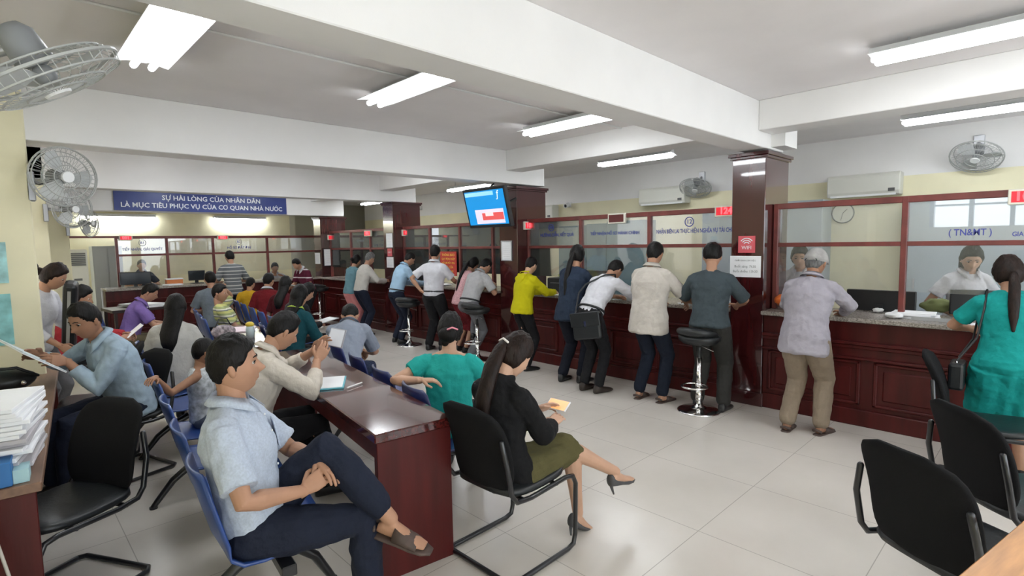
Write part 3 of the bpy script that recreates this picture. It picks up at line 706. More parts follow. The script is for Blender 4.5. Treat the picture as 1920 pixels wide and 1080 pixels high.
papers('papers before the grey-haired man in white at the far bay',(5.60,8.95,CT) if False else (5.66,9.35,CT),R(85),.24,.3,.03,3)
papers('white papers at the far bay beside the blue top woman',(5.6,10.3,CT),R(80),.24,.4,.01,2)
papers('newspapers spread on the small dark table at the far left',(1.74,10.55,.765),R(20),.36,.62,.05,6)
papers('white papers on the far counter before the clerk in grey',(2.55,12.3,CT),R(10),.3,.2,.02,2)
t=thing('side_table','small dark table with newspapers at the far left','table',(1.75,10.55,0),R(5)); B(-.5,.5,-.35,.35,.72,.765).build('tabletop',mat('very_dark_wood',(.02,.01,.01),.4),t,bev=.004)
for x in(-.45,.45):
    for y in(-.3,.3): B(x-.02,x+.02,y-.02,y+.02,0,.72).build('leg',mat('very_dark_wood',(.02,.01,.01),.4),t)
# tray, cup, tissues, boxes
t=thing('paper_tray','long grey document tray on the counter near the white cup','tray',(5.66,.72,CT),R(-90)); B(-.17,.17,-.05,.05,0,.012).build('base',STEEL,t); B(-.17,.17,-.055,-.045,0,.03).build('lip',STEEL,t)
t=thing('cup','small white cup on the counter left of the green dress woman','cup',(5.62,.52,CT))
MB().loft([(V((0,0,z)),V((1,0,0)),V((0,1,0)),r,r) for z,r in((0,.028),(.04,.032),(.085,.036),(.086,.033),(.03,.026))],18).build('body',WPLA,t,smooth=True)
def crumple(name,label,cat,loc,r,material,sz=(1,1,.6),group=None):
    m=MB().ball((0,0,0),r*sz[0],r*sz[1],r*sz[2],nu=22,nv=14)
    sd=V((len(label)*1.7,r*31,0))
    m.v=[v*(1+.35*noise.noise(v.normalized()*2.2+sd)) for v in m.v]
    zm=min(v.z for v in m.v); m.v=[V((v.x,v.y,v.z-zm)) for v in m.v]
    o=m.build(name,material,None,smooth=True,loc=loc); tag(o,label,cat,group); return o
crumple('plastic_bag','crumpled orange plastic bag on the counter beside the capped man','bag',(5.70,1.92,CT),.10,mat('orange_plastic',(.80,.19,.04),.35),(1,1.1,.75))
crumple('tissue','crumpled white tissue on the counter by the middle glazing post','tissue',(5.62,1.02,CT),.05,PAPER,(1,1.3,.5))
crumple('tissue','small white tissue on the dark monitor foot behind the counter','tissue',(5.95,1.2,CT),.035,PAPER,(1,1.3,.6))
crumple('cloth_bundle','olive green cloth bundle on the staff desk at the right','cloth',(6.25,.80,CT),.09,mat('olive_cloth',(.22,.25,.10),.9),(1,1.4,.7))
crumple('plant_leaves','yellow green bundle on top of the black printer','bundle',(5.98,5.05,CT+.2),.06,mat('yellow_green',(.45,.5,.08),.8),(1,2.2,.5))
t=thing('file_box','orange file box on the counter behind the grey tee man','box',(6.02,3.05,CT),R(3)); B(-.1,.1,-.2,.14,0,.10).build('body',mat('orange_card',(.62,.20,.06),.6),t,bev=.004); B(-.105,.105,-.205,.145,.10,.125).build('lid',mat('pale_orange_card',(.75,.4,.2),.6),t)
t=thing('file_box','small red and white box on the far counter before the clerk in grey','box',(2.62,12.5,CT)); B(-.14,.14,-.08,.08,0,.10).build('body',mat('orange_card',(.62,.20,.06),.6),t,bev=.004); B(-.15,.15,-.09,.09,.10,.12).build('lid',PAPER,t)
t=thing('office_chair','teal blue office chair back behind the wide black monitor','chair',(6.95,1.35,0),R(95))
MB().loft([(V((0,0,.60+.5*u)),V((1,0,0)),V((0,1,0)),.23*(1-abs(2*u-1)**4)**.3 if 0<u<1 else .1,.03) for u in [i/10 for i in range(11)]],24,ex=3).build('backrest',mat('teal_fabric',(.04,.13,.17),.8),t,smooth=True)
B(-.23,.23,.0,.45,.44,.50).build('seat',mat('teal_fabric',(.04,.13,.17),.8),t,bev=.03,bseg=2); MB().cyl((0,.22,.05),(0,.22,.45),.025).build('column',BLKMET,t); 
m=MB()
for a in range(5): m.tube([(0,.22,.09),(.28*math.cos(a*PI*.4),.22+.28*math.sin(a*PI*.4),.03)],.018,8)
m.build('star_base',BLKMET,t)
# left desk clutter
t=thing('document_pile','thick pile of white documents on the left desk, nearest the camera','papers',(-.07,3.24,.757),R(-12))
rnd=random.Random(4); z=0
for i in range(16):
    h=.0185; M=Matrix.Translation((rnd.uniform(-.015,.015),rnd.uniform(-.02,.02),0))@Matrix.Rotation(R(rnd.uniform(-5,5)),4,'Z')
    MB().box(-.16,.16,-.22,.22,z,z+h-.001,M).build('bundle',[PAPER,mat('grey_paper',(.5,.48,.5),.8)][i in(2,3,7,8)],t,bev=.002); z+=h
t=thing('blue_folder','bright blue document folder under the near end of the white pile','folder',(-.03,2.985,.757),R(-5)); B(-.20,.035,-.07,.05,0,.10).build('cover',mat('bright_blue_card',(.03,.16,.42),.5),t,bev=.003); B(.036,.085,-.05,.05,.0,.055).build('label_card',mat('pale_teal_card',(.4,.62,.66),.6),t)
t=thing('shoulder_bag','black leather bag lying on the far part of the left desk','bag',(-.02,4.95,.757),R(-5))
m=MB().ball((0,0,0),.20,.15,.085,nu=26,nv=16); m.v=[V((v.x,v.y,max(v.z,-.08)+.08))*(1+.10*noise.noise(v*9)) for v in m.v]; m.v=[V((v.x,v.y,max(v.z,0))) for v in m.v]
m.build('body',BLKLEA,t,smooth=True); MB().tube([(-.2,-.05,.1),(-.1,-.1,.17),(.1,-.1,.17),(.2,-.03,.09)],.010,8).build('strap',BLKLEA,t,smooth=True); MB().ball((.13,-.13,.07),.016).build('clasp',CHROME,t,smooth=True)
t=thing('cable','thin pale cable hanging down the end of the left desk','cable',(0,0,0)); MB().tube([(-.09,2.96,.80),(-.075,2.87,.765),(-.065,2.84,.60),(-.02,2.78,.35),(.03,2.70,.15),(.06,2.62,.012)],.006,8).build('cord',mat('pale_cord',(.5,.47,.42),.6),t,smooth=True)
# centre table clutter
def at_(l,rotdeg,p): return p
t=thing('folder','turquoise plastic folder on the table under the cream shirt man hands','folder',(1.56,3.42,.777),R(-30)); B(-.12,.12,-.16,.16,0,.008).build('cover',mat('turquoise_plastic',(.10,.42,.50),.35),t); B(-.11,.11,-.15,.15,.008,.012).build('sheet',PAPER,t)
t=thing('pen','white pen on the turquoise folder edge','pen',(1.66,3.22,.785),R(20)); MB().cyl((-.07,0,0),(.07,0,0),.005,n=8).build('barrel',WPLA,t); MB().cyl((.07,0,0),(.082,0,0),.004,.001,n=8).build('tip',BLKPLA,t)
t=thing('bottle','small bottle with round yellow cap on the farther table','bottle',(1.86,5.80,.777))
MB().loft([(V((0,0,z)),V((1,0,0)),V((0,1,0)),r,r) for z,r in((0,.04),(.09,.042),(.12,.035))],16).build('body',mat('pale_blue_plastic',(.5,.6,.62),.3),t,smooth=True); MB().ball((0,0,.135),.042,.042,.03).build('cap',mat('yellow_plastic',(.75,.55,.05),.4),t,smooth=True)
papers('purple-edged magazine lying open on the farther table',(1.95,6.45,.777),R(-25),.3,.4,.01,2,mat('pale_pink_paper',(.75,.62,.66),.7))
t=thing('handbag','white and dark patterned handbag on the near end of the farther table','bag',(1.66,5.98,.777),R(10)); m=MB().ball((0,0,.07),.12,.07,.07,nu=20,nv=12); m.build('body',mat('patterned_bag',(.35,.30,.32),.7,nscale=30,namt=.8),t,smooth=True); MB().tube([(-.08,0,.12),(-.04,0,.2),(.04,0,.2),(.08,0,.12)],.007,8).build('handle',BLKLEA,t,smooth=True)
# ------------------------------------------------------------------ people
SKIN = mat('skin_tan', (.43,.235,.15), .55, nscale=14, namt=.06, spec=.35)
SKINL = mat('skin_light', (.56,.34,.235), .5, nscale=14, namt=.05, spec=.35)
SKIND = mat('skin_brown', (.32,.165,.10), .55, nscale=14, namt=.06, spec=.35)
HAIR = mat('hair_black', (.005,.004,.004), .5, nscale=40, namt=.5, bump=.5, bscale=90, stretch=(1,1,.25), spec=.22)
HAIRB = mat('hair_dark_brown', (.014,.007,.005), .5, nscale=40, namt=.5, bump=.5, bscale=90, stretch=(1,1,.25), spec=.22)
HAIRG = mat('hair_grey', (.11,.11,.11), .55, nscale=60, namt=.6, bump=.5, bscale=90, stretch=(1,1,.3))
EYEW = mat('eye_white', (.7,.68,.64), .3); IRIS = mat('iris_dark', (.015,.01,.008), .2); LIPS = mat('lips', (.42,.14,.12), .5); LIPSD = mat('lips_dull', (.33,.15,.11), .55)
SHOEB = mat('shoe_black', (.012,.012,.013), .35); SHOEBR = mat('sandal_brown', (.075,.05,.042), .6, nscale=30, namt=.2)

def rx(a): return Matrix.Rotation(a,3,'X')
def ry(a): return Matrix.Rotation(a,3,'Y')
def rz(a): return Matrix.Rotation(a,3,'Z')
def ik(a,b,l1,l2,pole):
    a=V(a);b=V(b); d=b-a; L=d.length; mx=(l1+l2)*.995
    if L>mx: b=a+d*(mx/L); d=b-a; L=mx
    mn=abs(l1-l2)+.03
    if L<mn: d=d.normalized()*mn; b=a+d; L=mn
    k=(l1*l1-l2*l2+L*L)/(2*L); h=math.sqrt(max(0,l1*l1-k*k)); u=d/L
    p=V(pole); p=p-u*p.dot(u); p=p.normalized() if p.length>1e-5 else u.orthogonal().normalized()
    return a+u*k+p*h, b
A_,B_,C_=.077,.093,.118
def head_pt(d, female=False, off=0.0):
    x,y,z=A_*d.x,B_*d.y,C_*d.z; t=max(0,-d.z)
    x*=1-(.36 if female else .30)*t**1.6
    if d.y<0: y*=1-.30*t
    else:
        y*=1-.06*(1-t); y+=.006*t*max(0,d.y)
    z+= -.004*t
    if d.y>0:
        f=d.y
        g=lambda cx,cz,sx,sz:math.exp(-((x-cx)/sx)**2-((z-cz)/sz)**2)
        ax=abs(x); ga=lambda cx,cz,sx,sz:math.exp(-((ax-cx)/sx)**2-((z-cz)/sz)**2)
        n=0
        for cz,am,sx in ((.004,.008,.010),(-.012,.016,.011),(-.026,.024,.014)): n+=am*g(0,cz,sx,.012)
        y+=n*f - .010*ga(.031,.010,.016,.010)*f + .005*ga(.028,.030,.025,.009)*f
        y+=.007*g(0,-.053,.020,.006)*f+.006*g(0,-.064,.017,.006)*f - .004*g(0,-.0585,.022,.0025)*f
        y+=.009*g(0,-.092,.022,.016)*f + .004*ga(.045,-.022,.02,.02)*f - .004*g(0,-.078,.02,.006)*f
    return V((x,y,z))
def sphere_dirs(nu,nv):
    out=[V((0,0,-1))]
    for j in range(1,nv):
        p=-PI/2+PI*j/nv
        for k in range(nu):
            a=2*PI*k/nu; out.append(V((math.cos(p)*math.cos(a),math.cos(p)*math.sin(a),math.sin(p))))
    out.append(V((0,0,1))); return out
def sphere_faces(nu,nv):
    fs=[]; t=1+nu*(nv-1)
    for k in range(nu): fs.append((0,1+(k+1)%nu,1+k)); fs.append((t,t-nu+k,t-nu+(k+1)%nu))
    for j in range(nv-2):
        for k in range(nu): a=1+j*nu; fs.append((a+k,a+(k+1)%nu,a+nu+(k+1)%nu,a+nu+k))
    return fs
def sm(a,b,x):
    t=max(0,min(1,(x-a)/(b-a))); return t*t*(3-2*t)
def hand_lofts(m, wrist, f, n, side, curl=.5, k=1.0, spread=1.0, thumb=.5):
    """f finger direction, n palm-side normal; side=+1 when the thumb lies along n x f"""
    f=V(f).normalized(); n=V(n); n=(n-f*n.dot(f)).normalized(); s=n.cross(f)*side   # towards thumb
    w=V(wrist)
    m.loft([(w-f*.02*k,s,n,.024*k,.019*k),(w+f*.01*k,s,n,.027*k,.017*k),(w+f*.045*k,s,n,.038*k,.0155*k),(w+f*.08*k,s,n,.040*k,.013*k),(w+f*.092*k,s,n,.034*k,.010*k)],14,ex=2.6)
    for i,(o,L,r) in enumerate(((.030,.068,.0085),(.0105,.077,.0088),(-.010,.071,.0084),(-.0295,.056,.0074))):
        a=curl*(.8+.12*i); p=w+f*.084*k+s*(o*k); d=(f+s*(o*2.2*spread)).normalized(); pts=[p-d*.012*k,p]; dd=d
        for q,frac in enumerate((.44,.32,.24)):
            ang=a*(.75 if q==0 else 1.0); dd=(dd*math.cos(ang)+n*math.sin(ang)).normalized()
            nn=(n*math.cos(ang)-d*math.sin(ang)); p=p+dd*(L*frac*k); pts.append(p)
        m.tube(pts,[r*k,r*k,r*.97*k,r*.9*k,r*.74*k],9)
    p=w+f*.022*k+s*.022*k; d1=(f*.62+s*.62+n*(.25+thumb*.45)).normalized(); d2=(f*.85+s*(.35-thumb*.5)+n*(.2+thumb*.35)).normalized()
    m.tube([p-d1*.015*k,p+d1*.02*k,p+d1*.048*k,p+d1*.048*k+d2*.032*k],[.013*k,.0125*k,.0105*k,.0078*k],9)

HL={}
def person(label,loc,head,**K):
    """loc = world (x,y) under the pelvis, head = heading in degrees from world +X. All pose data in the person's own frame: x right, y forward, z up."""
    g=K.get; s=g('s',1.0); near=g('near',1); fem=g('fem',False)
    t=thing('person',label,'person',(loc[0],loc[1],0),R(head-90),g('group')); SKN=g('skin',SKIN)
    zp=g('zp',.895*s); lean=R(g('lean',4)); bend=R(g('bend',8)); twist=R(g('twist',0)); sidel=R(g('side',0))
    px,py=g('pofs',(0,0))
    # spine
    T=[-.10,-.06,0,.06,.12,.18,.24,.30,.36,.41,.455,.49,.52,.56]
    pos={}; rotm={}
    P=V((px,py,zp)); step=.01; tt=0
    def M_at(tv):
        u=max(0,min(1,tv/.50)); return rz(-twist*u)@ry(sidel)@rx(-(lean+bend*u))
    def S(tv):
        key=round(tv,3)
        if key in pos: return pos[key],rotm[key]
        p=V((px,py,zp)); n=max(1,int(abs(tv)/.02)); h=tv*s*.96/n
        for i in range(n): p=p+M_at(tv*(i+.5)/n)@V((0,0,h))
        pos[key]=p; rotm[key]=M_at(tv); return pos[key],rotm[key]
    def sec(tv,w,d,dy=0,infl=0):
        p,m=S(tv); return (p+m@V((0,dy*s,0)), m@V((1,0,0)), m@V((0,1,0)), (w*s*g('fat',1)+infl), (d*s*g('fat',1)+infl))
    shw=(.138 if fem else .152)*s*g('shw',1)*(1+(g('fat',1)-1)*.6)
    sp,sm_=S(.436); sh=[sp+sm_@V((sg*shw,-.005*s,0)) for sg in(-1,1)]
    hp_,hm_=S(-.04); hip=[hp_+hm_@V((sg*.088*s,0,-.01)) for sg in(-1,1)]
    # legs
    seated=g('seated',False)
    if seated: df=[(-.10,.46,0),(.10,.46,0)]
    else: df=[(-.10,.0,0),(.10,.0,0)]
    feet=g('feet',df); fdir=g('fdir',[8,8]); fp=g('fpitch',[0,0]); kp=g('kpole',[(0,1,.1),(0,1,.1)]) if not seated else g('kpole',[(-.1,.6,1),(.1,.6,1)])
    ank=[];kn=[]
    for i in(0,1):
        a=V(feet[i])+V((0,0,.085*s if not fp[i] else .085*s)); k_,a_=ik(hip[i],a,.43*s,.405*s,kp[i]); kn.append(k_); ank.append(a_)
    # arms
    el=[];wr=[]
    hands=g('hands',[None,None]); ep=g('epole',[(-.6,-.6,-.4),(.6,-.6,-.4)])
    for i in(0,1):
        sg=(-1,1)[i]
        tgt=V(hands[i]) if hands[i] is not None else sh[i]+V((sg*.08*s,.06*s,-.50*s))
        e_,w_=ik(sh[i],tgt,.285*s,.25*s,ep[i]); el.append(e_); wr.append(w_)
    hdir=g('hdir',[None,None]); hn=g('hn',[None,None]); curl=g('curl',[.5,.5])
    vox={0:.016,1:.011,2:.0065,3:.005}[near]
    # head placement
    npos,nm=S(.52); hpitch=R(g('hp',10)); hyaw=R(g('hy',0)); hroll=R(g('hr',0))
    HM=rz(-hyaw)@ry(hroll)@rx(-hpitch)
    up=(nm@V((0,0,1))*.5+HM@V((0,0,1))*.5).normalized()
    nt=npos+up*.034*s; hs=g('hs',1.0)*s*1.0
    HC=nt+HM@V((0,.020*s,.106*s))
    H4=Matrix.Translation(HC)@HM.to_4x4()@Matrix.Scale(hs,4)
    # ---- body (one surface)
    m=MB()
    ff=.94
    W_=[( -.08,.12,.10,0),(-.04,.150,.108,0),(.02,.150,.104,0),(.10,.128,.092,0),(.17,.124,.088,.004),(.26,.146,.100,.006),(.34,.158,.104,.004),(.41,.155,.092,-.002),(.455,.122,.072,-.006),(.49,.074,.058,-.006),(.515,.056,.054,-.002)]
    if fem: W_=[(a,b*(.9 if a>.2 else (.90 if a>.08 else 1.02)),c*(.95),d) for a,b,c,d in W_]
    m.loft([sec(a,b,c,d) for a,b,c,d in W_],18)
    m.tube([S(.47)[0],S(.52)[0],nt+up*.02*s,HC-HM@V((0,.022*s,.035*s))],[.062*s,.054*s,.050*s,.055*s],14)
    for i in(0,1):
        m.tube([S(.478)[0]+S(.478)[1]@V(((-1,1)[i]*.033*s,-.008*s,0)),sh[i]],[.044*s,.042*s],12)
        m.ball(sh[i],.047*s,.050*s,.047*s)
        u=(el[i]-sh[i]); m.tube([sh[i],sh[i]+u*.3,sh[i]+u*.7,el[i],el[i]+(wr[i]-el[i])*.25,el[i]+(wr[i]-el[i])*.65,wr[i]],[q*s*g('armf',1) for q in(.050,.046,.040,.037,.040,.031,.0245)],12)
        u=(kn[i]-hip[i]); m.tube([hip[i],hip[i]+u*.3,hip[i]+u*.7,kn[i]],[q*s for q in(.085,.078,.064,.054)],12)
        u=(ank[i]-kn[i]); m.tube([kn[i],kn[i]+u*.28,kn[i]+u*.65,ank[i]],[q*s for q in(.052,.054,.040,.033)],12)
    ex=MB()
    # feet (skin)
    FD=[]
    for i in(0,1):
        sg=(-1,1)[i]; M=rz(-sg*R(fdir[i]))@rx(-R(fp[i])); fd=M@V((0,1,0)); fu=M@V((0,0,1)); fx=M@V((1,0,0)); FD.append((fd,fu,fx))
        a=ank[i]; 
        m.loft([(a-fd*.045*s-fu*.05*s,fx,fu,.024*s,.022*s),(a-fd*.02*s-fu*.035*s,fx,fu,.030*s,.04*s),(a+fd*.03*s-fu*.04*s,fx,fu,.033*s,.036*s),(a+fd*.09*s-fu*.055*s,fx,fu,.040*s,.022*s),(a+fd*.14*s-fu*.064*s,fx,fu,.042*s,.014*s),(a+fd*.175*s-fu*.067*s,fx,fu,.030*s,.010*s)],12)
    hx=MB()
    for i in(0,1):
        sg=(-1,1)[i]
        f=V(hdir[i]) if hdir[i] else (wr[i]-el[i]).normalized()
        n=V(hn[i]) if hn[i] else V((-sg*.8,.1,-.6))
        # thumb side: for the right hand (sg=+1) with palm normal n, fingers f: thumb = f x n ... = -(n x f)
        hand_lofts(hx,wr[i],f,n,(-1 if sg>0 else 1)*g('flip',[1,1])[i],curl[i],s*.98,1.0,g('thumb',.5))
    # head surface
    nu,nv={0:(16,12),1:(28,22),2:(44,34),3:(64,48)}[near]
    hd=MB(); hd.v=[H4@head_pt(d,fem) for d in sphere_dirs(nu,nv)]; hd.f=sphere_faces(nu,nv)
    for sg in(-1,1):   # ears
        EM=H4@Matrix.Translation((sg*.076,-.008,-.004))@Matrix.Rotation(sg*R(-14),4,'Z')@Matrix.Rotation(R(8),4,'X')
        q=MB().ball((0,0,0),.010,.020,.032,nu=12,nv=10)
        q.v=[V((v.x+sg*.004*(1-((v.y/.02)**2+(v.z/.032)**2)*2),v.y*(1 if v.z>0 else .75),v.z)) for v in q.v]
        hd.v_off=len(hd.v); hd.add([EM@v for v in q.v],q.f)
    ex.add(hd.v,hd.f)
    if near>=2:
        # hands as a finer surface, then joined into the one body mesh
        hxm=hx.mesh('h'); hxb=bmesh.new(); hxb.from_mesh(hxm); bmesh.ops.recalc_face_normals(hxb,faces=hxb.faces); hxb.to_mesh(hxm); hxb.free()
        o=bpy.data.objects.new('htmp',hxm); COL.objects.link(o); md=o.modifiers.new('r','REMESH'); md.mode='VOXEL'; md.voxel_size=.0026 if near==3 else .0035; s2=o.modifiers.new('s','SMOOTH'); s2.iterations=2
        bpy.context.view_layer.update(); hm2=bpy.data.meshes.new_from_object(o.evaluated_get(bpy.context.evaluated_depsgraph_get())); bpy.data.objects.remove(o)
        ex.add([v.co.copy() for v in hm2.vertices],[tuple(p.vertices) for p in hm2.polygons])
    else: ex.add(hx.v,hx.f)
    body=remesh(m,'body',SKN,t,vox,3,0,ex)
    # ---- face details
    HRm=g('hairm',HAIR)
    if near>=1:
        for sg in(-1,1):
            e=MB().ball(H4@V((sg*.031,.0655,.010)),.0125*hs,.0130*hs,.0075*hs,nu=14,nv=10).build('eye',EYEW,t,smooth=True)
            MB().ball(H4@V((sg*.031,.0752,.0095)),.0068*hs,.0046*hs,.0066*hs,nu=10,nv=8).build('iris',IRIS,e,smooth=True)
            if near>=2:
                MB().tube([H4@(head_pt(V(q).normalized(),fem)+V((0,.0015,0))) for q in ((sg*.17,.9,.26),(sg*.35,.9,.30),(sg*.52,.8,.27))],[.0028*s,.0032*s,.002*s],6).build('eyebrow',HRm,t,smooth=True)
                MB().tube([H4@V((sg*q,yy,zz)) for q,yy,zz in((.020,.0775,.013),(.031,.0800,.0165),(.043,.0745,.012))],[.0026*s]*3,5).build('eyelid_line',HAIR,t,smooth=True)
        yl=[head_pt(V((xx,1,-.53)).normalized(),fem) for xx in(-.19,-.09,0,.09,.19)]
        MB().tube([H4@(V((q.x,q.y-.0015,-.0585))) for q in yl],[.002*s,.0044*s,.005*s,.0044*s,.002*s],7).build('lips',LIPS if fem else LIPSD,t,smooth=True)
    # ---- hair
    hair=g('hair','short')
    if hair:
        dirs=sphere_dirs(nu,nv); hv=[]
        low=g('nape',-37 if hair=='short' else -42); front=g('front',38 if not fem else 36); thick=g('thick',.0115 if hair=='short' else .015)
        for d in dirs:
            az=math.degrees(math.atan2(abs(d.x),d.y)) ; elv=math.degrees(math.asin(max(-1,min(1,d.z))))
            if az<35: lim=front-sm(0,35,az)*4
            elif az<75: lim=front-4-(front-4-4)*sm(35,75,az)
            elif az<100: lim=4+(-12-4)*sm(75,85,az) if hair=='short' else 4+(low-4)*sm(80,100,az)
            else: lim=-12+(low+12)*sm(100,140,az) if hair=='short' else low
            if hair=='bald' : lim=lim+28*(1-sm(60,120,az))
            q=sm(lim-3,lim+(5 if az<75 else 16),elv)
            p=head_pt(d,fem)
            th=thick*((.45+1.15*sm(-12,55,elv)) if hair=='short' else (1+.7*sm(20,80,elv)))*(1+.3*noise.noise(d*5+V((len(label),0,0))))+(.004*noise.noise(d*14) if near>1 else 0)
            if az>80 and hair!='short': th*=1.15
            o=-.006+(th+.006)*q
            hv.append(H4@(p+d*o))
        hb=MB(); hb.v=hv; hb.f=sphere_faces(nu,nv)
        if hair in('pony','lowpony'):
            z0=.012 if hair=='pony' else -.02; L=g('tail',.30)
            bk_=lambda tv:(lambda q:q[0]+q[1]@V((0,-(.098*s*g('fat',1)+.026),0)))(S(tv)); tl=L/(.96*s)
            HB=(HM@V((0,-1,0))); a=H4@V((0,-.098,z0)); c0=a+HB*.03+V((0,0,-.03))
            pts=[H4@V((0,-.085,z0+.005)),a+HB*.012,c0,(c0+bk_(.47))/2+HB*.008,bk_(.47-tl*.25),bk_(.47-tl*.6),bk_(.47-tl)]
            hb.tube(pts[:1]+pts[1:],[q*g('tailr',1)*s for q in(.016,.020,.028,.034,.034,.028,.010)],12,flat=.75)
        if hair=='bun':
            hb.ball(H4@V((0,-.115,.0)),.038*s,.03*s,.038*s)
        if hair=='claw':
            hb.ball(H4@V((0,-.09,-.04)),.068*s,.048*s,.06*s,nu=20,nv=14); hb.ball(H4@V((-.02,-.075,-.085)),.03*s,.03*s,.035*s)
        if hair in('long','bob'):
            L=g('tail',.30 if hair=='long' else .13)
            a=H4@V((0,-.05,-.02)); 
            X3=HM@V((1,0,0)); Y3=HM@V((0,1,0))
            bk=g('hback',.0)
            secs=[(H4@V((0,-.03,.03)),X3,Y3,.078*s,.062*s),(H4@V((0,-.035,-.04)),X3,Y3,.086*s,.062*s),(H4@V((0,-.045,-.10)),X3,Y3,.082*s,.052*s)]
            e=H4@V((0,-.055,-.10)); tl=L/(.96*s)
            for q,w,dd in((.35,.078,.036),(.7,.065,.03),(1,.03,.014)):
                if hair=='bob': secs.append((e+V((0,0,-L*q*.5)),X3,Y3,w*s,dd*s))
                else:
                    p_,m_=S(.47-tl*q); secs.append((p_+m_@V((0,-(.108*s+.022),0)),m_@V((1,0,0)),m_@V((0,1,0)),w*s,dd*s))
            hb.loft(secs,18)
        hb.build('hair',HRm,t,smooth=True)
    if g('cap'):
        cp=MB(); cp.v=[]
        for d in sphere_dirs(28,20):
            elv=math.degrees(math.asin(max(-1,min(1,d.z)))); q=sm(-4,6,elv); cp.v.append(H4@(head_pt(d)+d*(-.01+.032*q)))
        cp.f=sphere_faces(28,20); cm=mat('cap_grey',(.33,.32,.31),.85,nscale=20,namt=.15)
        cp.build('cap',cm,t,smooth=True)
        vs=[H4@V((.07*math.cos(a),.075+.075*math.sin(a)*1.0,.028-.012*abs(math.cos(a)))) for a in [PI*i/10 for i in range(11)]]
        vb=MB(); n=len(vs); up3=HM@V((0,0,.006)); vb.add(vs+[v+up3 for v in vs],[tuple(range(n-1,-1,-1)),tuple(range(n,2*n))]+[(i,(i+1)%n,n+(i+1)%n,n+i) for i in range(n)]); vb.build('cap_brim',cm,t)
        MB().tube([H4@V((.05*math.cos(R(a)),-.105+.01*abs(math.cos(R(a))),.0+.03*math.sin(R(a)))) for a in range(0,181,20)],.004,6).build('cap_strap',BLKPLA,t,smooth=True)
    if g('clip'):
        c,loc3=g('clip'); q=MB().tube([H4@(V(loc3)+V(o_)) for o_ in ((-.035,0,.0),(0,-.012,.012),(.035,0,0))],.006,8); q.build('hair_clip',c,t,smooth=True)
    # ---- clothing
    top=g('top'); disp={0:0,1:.010,2:.018,3:.022}[near]
    if top:
        mt=top['m']; sl=top.get('sleeve','short'); hem=top.get('hem',-.10 if not top.get('tuck') else -.01); inf=top.get('inf',.016)*1.0; lo=top.get('loose',0)
        c=MB(); 
        TW=[(hem-.02,.150,.108,0),(hem,.164,.120,0)] if hem<-.03 else [(hem-.02,.140,.102,0),(hem,.146,.106,0)]
        rows=[(-.06,.160,.116,0),(0,.156,.112,0),(.08,.140,.104,0),(.17,.136,.100,.004),(.26,.150,.108,.006),(.34,.162,.110,.003),(.41,.156,.098,-.002),(.455,.126,.078,-.006),(.485,.086,.066,-.008),(.506,.064,.060,-.006)]
        if top.get('neck')=='wide': rows=rows[:-2]+[(.475,.118,.070,-.006),(.487,.09,.06,-.006)]
        if top.get('neck')=='high': rows+= [(.525,.062,.060,-.004),(.54,.056,.054,0)]
        TW+=[r for r in rows if r[0]>hem+.02]
        if fem: TW=[(a,b*(.92 if a>.2 else (.93 if a>.05 else 1.03)),c_*(.97)+( .010 if .24<a<.38 else 0),d+(.008 if .24<a<.38 else 0)) for a,b,c_,d in TW]
        c.loft([sec(a,b+lo*(1 if a<.4 else .2),c_+lo*(1 if a<.4 else .2),d,inf) for a,b,c_,d in TW],22)
        for i in(0,1):
            if sl=='none': continue
            u=el[i]-sh[i]; v=wr[i]-el[i]
            if top.get('neck')!='wide': c.tube([S(.478)[0]+S(.478)[1]@V(((-1,1)[i]*.035*s,-.008*s,0)),sh[i]+S(.44)[1]@V((-(-1,1)[i]*.012*s,-.004*s,.002*s))],[(.046*s+inf*.6),(.044*s+inf*.7)],12)
            c.ball(sh[i],(.047*s+inf*.7),(.052*s+inf*.7),(.047*s+inf*.7))
            if sl=='short': c.tube([sh[i]+V((0,0,.0)),sh[i]+u*.3,sh[i]+u*.62,sh[i]+u*top.get('slen',.78)],[(.050*s+inf),(.050*s+inf),(.052*s+inf),(.055*s+inf)],14,cap=False)
            elif sl=='puff': c.tube([sh[i],sh[i]+u*.25,sh[i]+u*.45,sh[i]+u*.55],[(.050*s+inf),(.054*s+inf),(.052*s+inf),(.046*s+inf)],14,cap=False)
            else:
                e_=top.get('lfrac',.97); c.tube([sh[i],sh[i]+u*.35,sh[i]+u*.75,el[i],el[i]+v*.3,el[i]+v*.7*e_,el[i]+v*e_],[(q*s+inf) for q in(.050,.047,.043,.041,.038,.033,.029)],14,cap=False)
        sk=top.get('skirt')
        if sk: skirt_lofts(c,S,hip,kn,ank,s,sk,sec)
        to=remesh(c,top.get('name','shirt'),mt,t,vox,4,disp*top.get('fold',1))
        if top.get('collar') :
            cm=top.get('collarm',mt); 
            cb=MB(); n0,m0=S(.502)
            for k in range(0,13):
                pass
            pts=[];N=22
            for k in range(N+1):
                a=R(-60)+R(300)*k/N   # open at the front
                a2=a+PI/2+R(90)-R(0)
            ring_=[]
            for k in range(N+1):
                a=R(90+26)+R(360-52)*k/N; ring_.append(a)
            vs=[]
            for hgt,rr,dz in ((0,1.0,-.004),(1,.95,.032),(2,1.30,-.004)):
                for a in ring_:
                    fr=max(0,math.sin(a)); 
                    base=n0+m0@V((.074*s*math.cos(a)*rr,.072*s*math.sin(a)*rr-.004*s,0))
                    z=(.0-.030*fr)*s+dz*s+.022
                    if hgt==2: z-=.030*s*fr*fr
                    vs.append(base+m0@V((0,(.040*fr*fr*s if hgt==2 else 0),z)))
            n=N+1; fs=[]
            for k in range(N): fs.append((k,k+1,n+k+1,n+k)); fs.append((n+k,n+k+1,2*n+k+1,2*n+k))
            cb.add(vs,fs); co=cb.build('collar',cm,t,smooth=True)
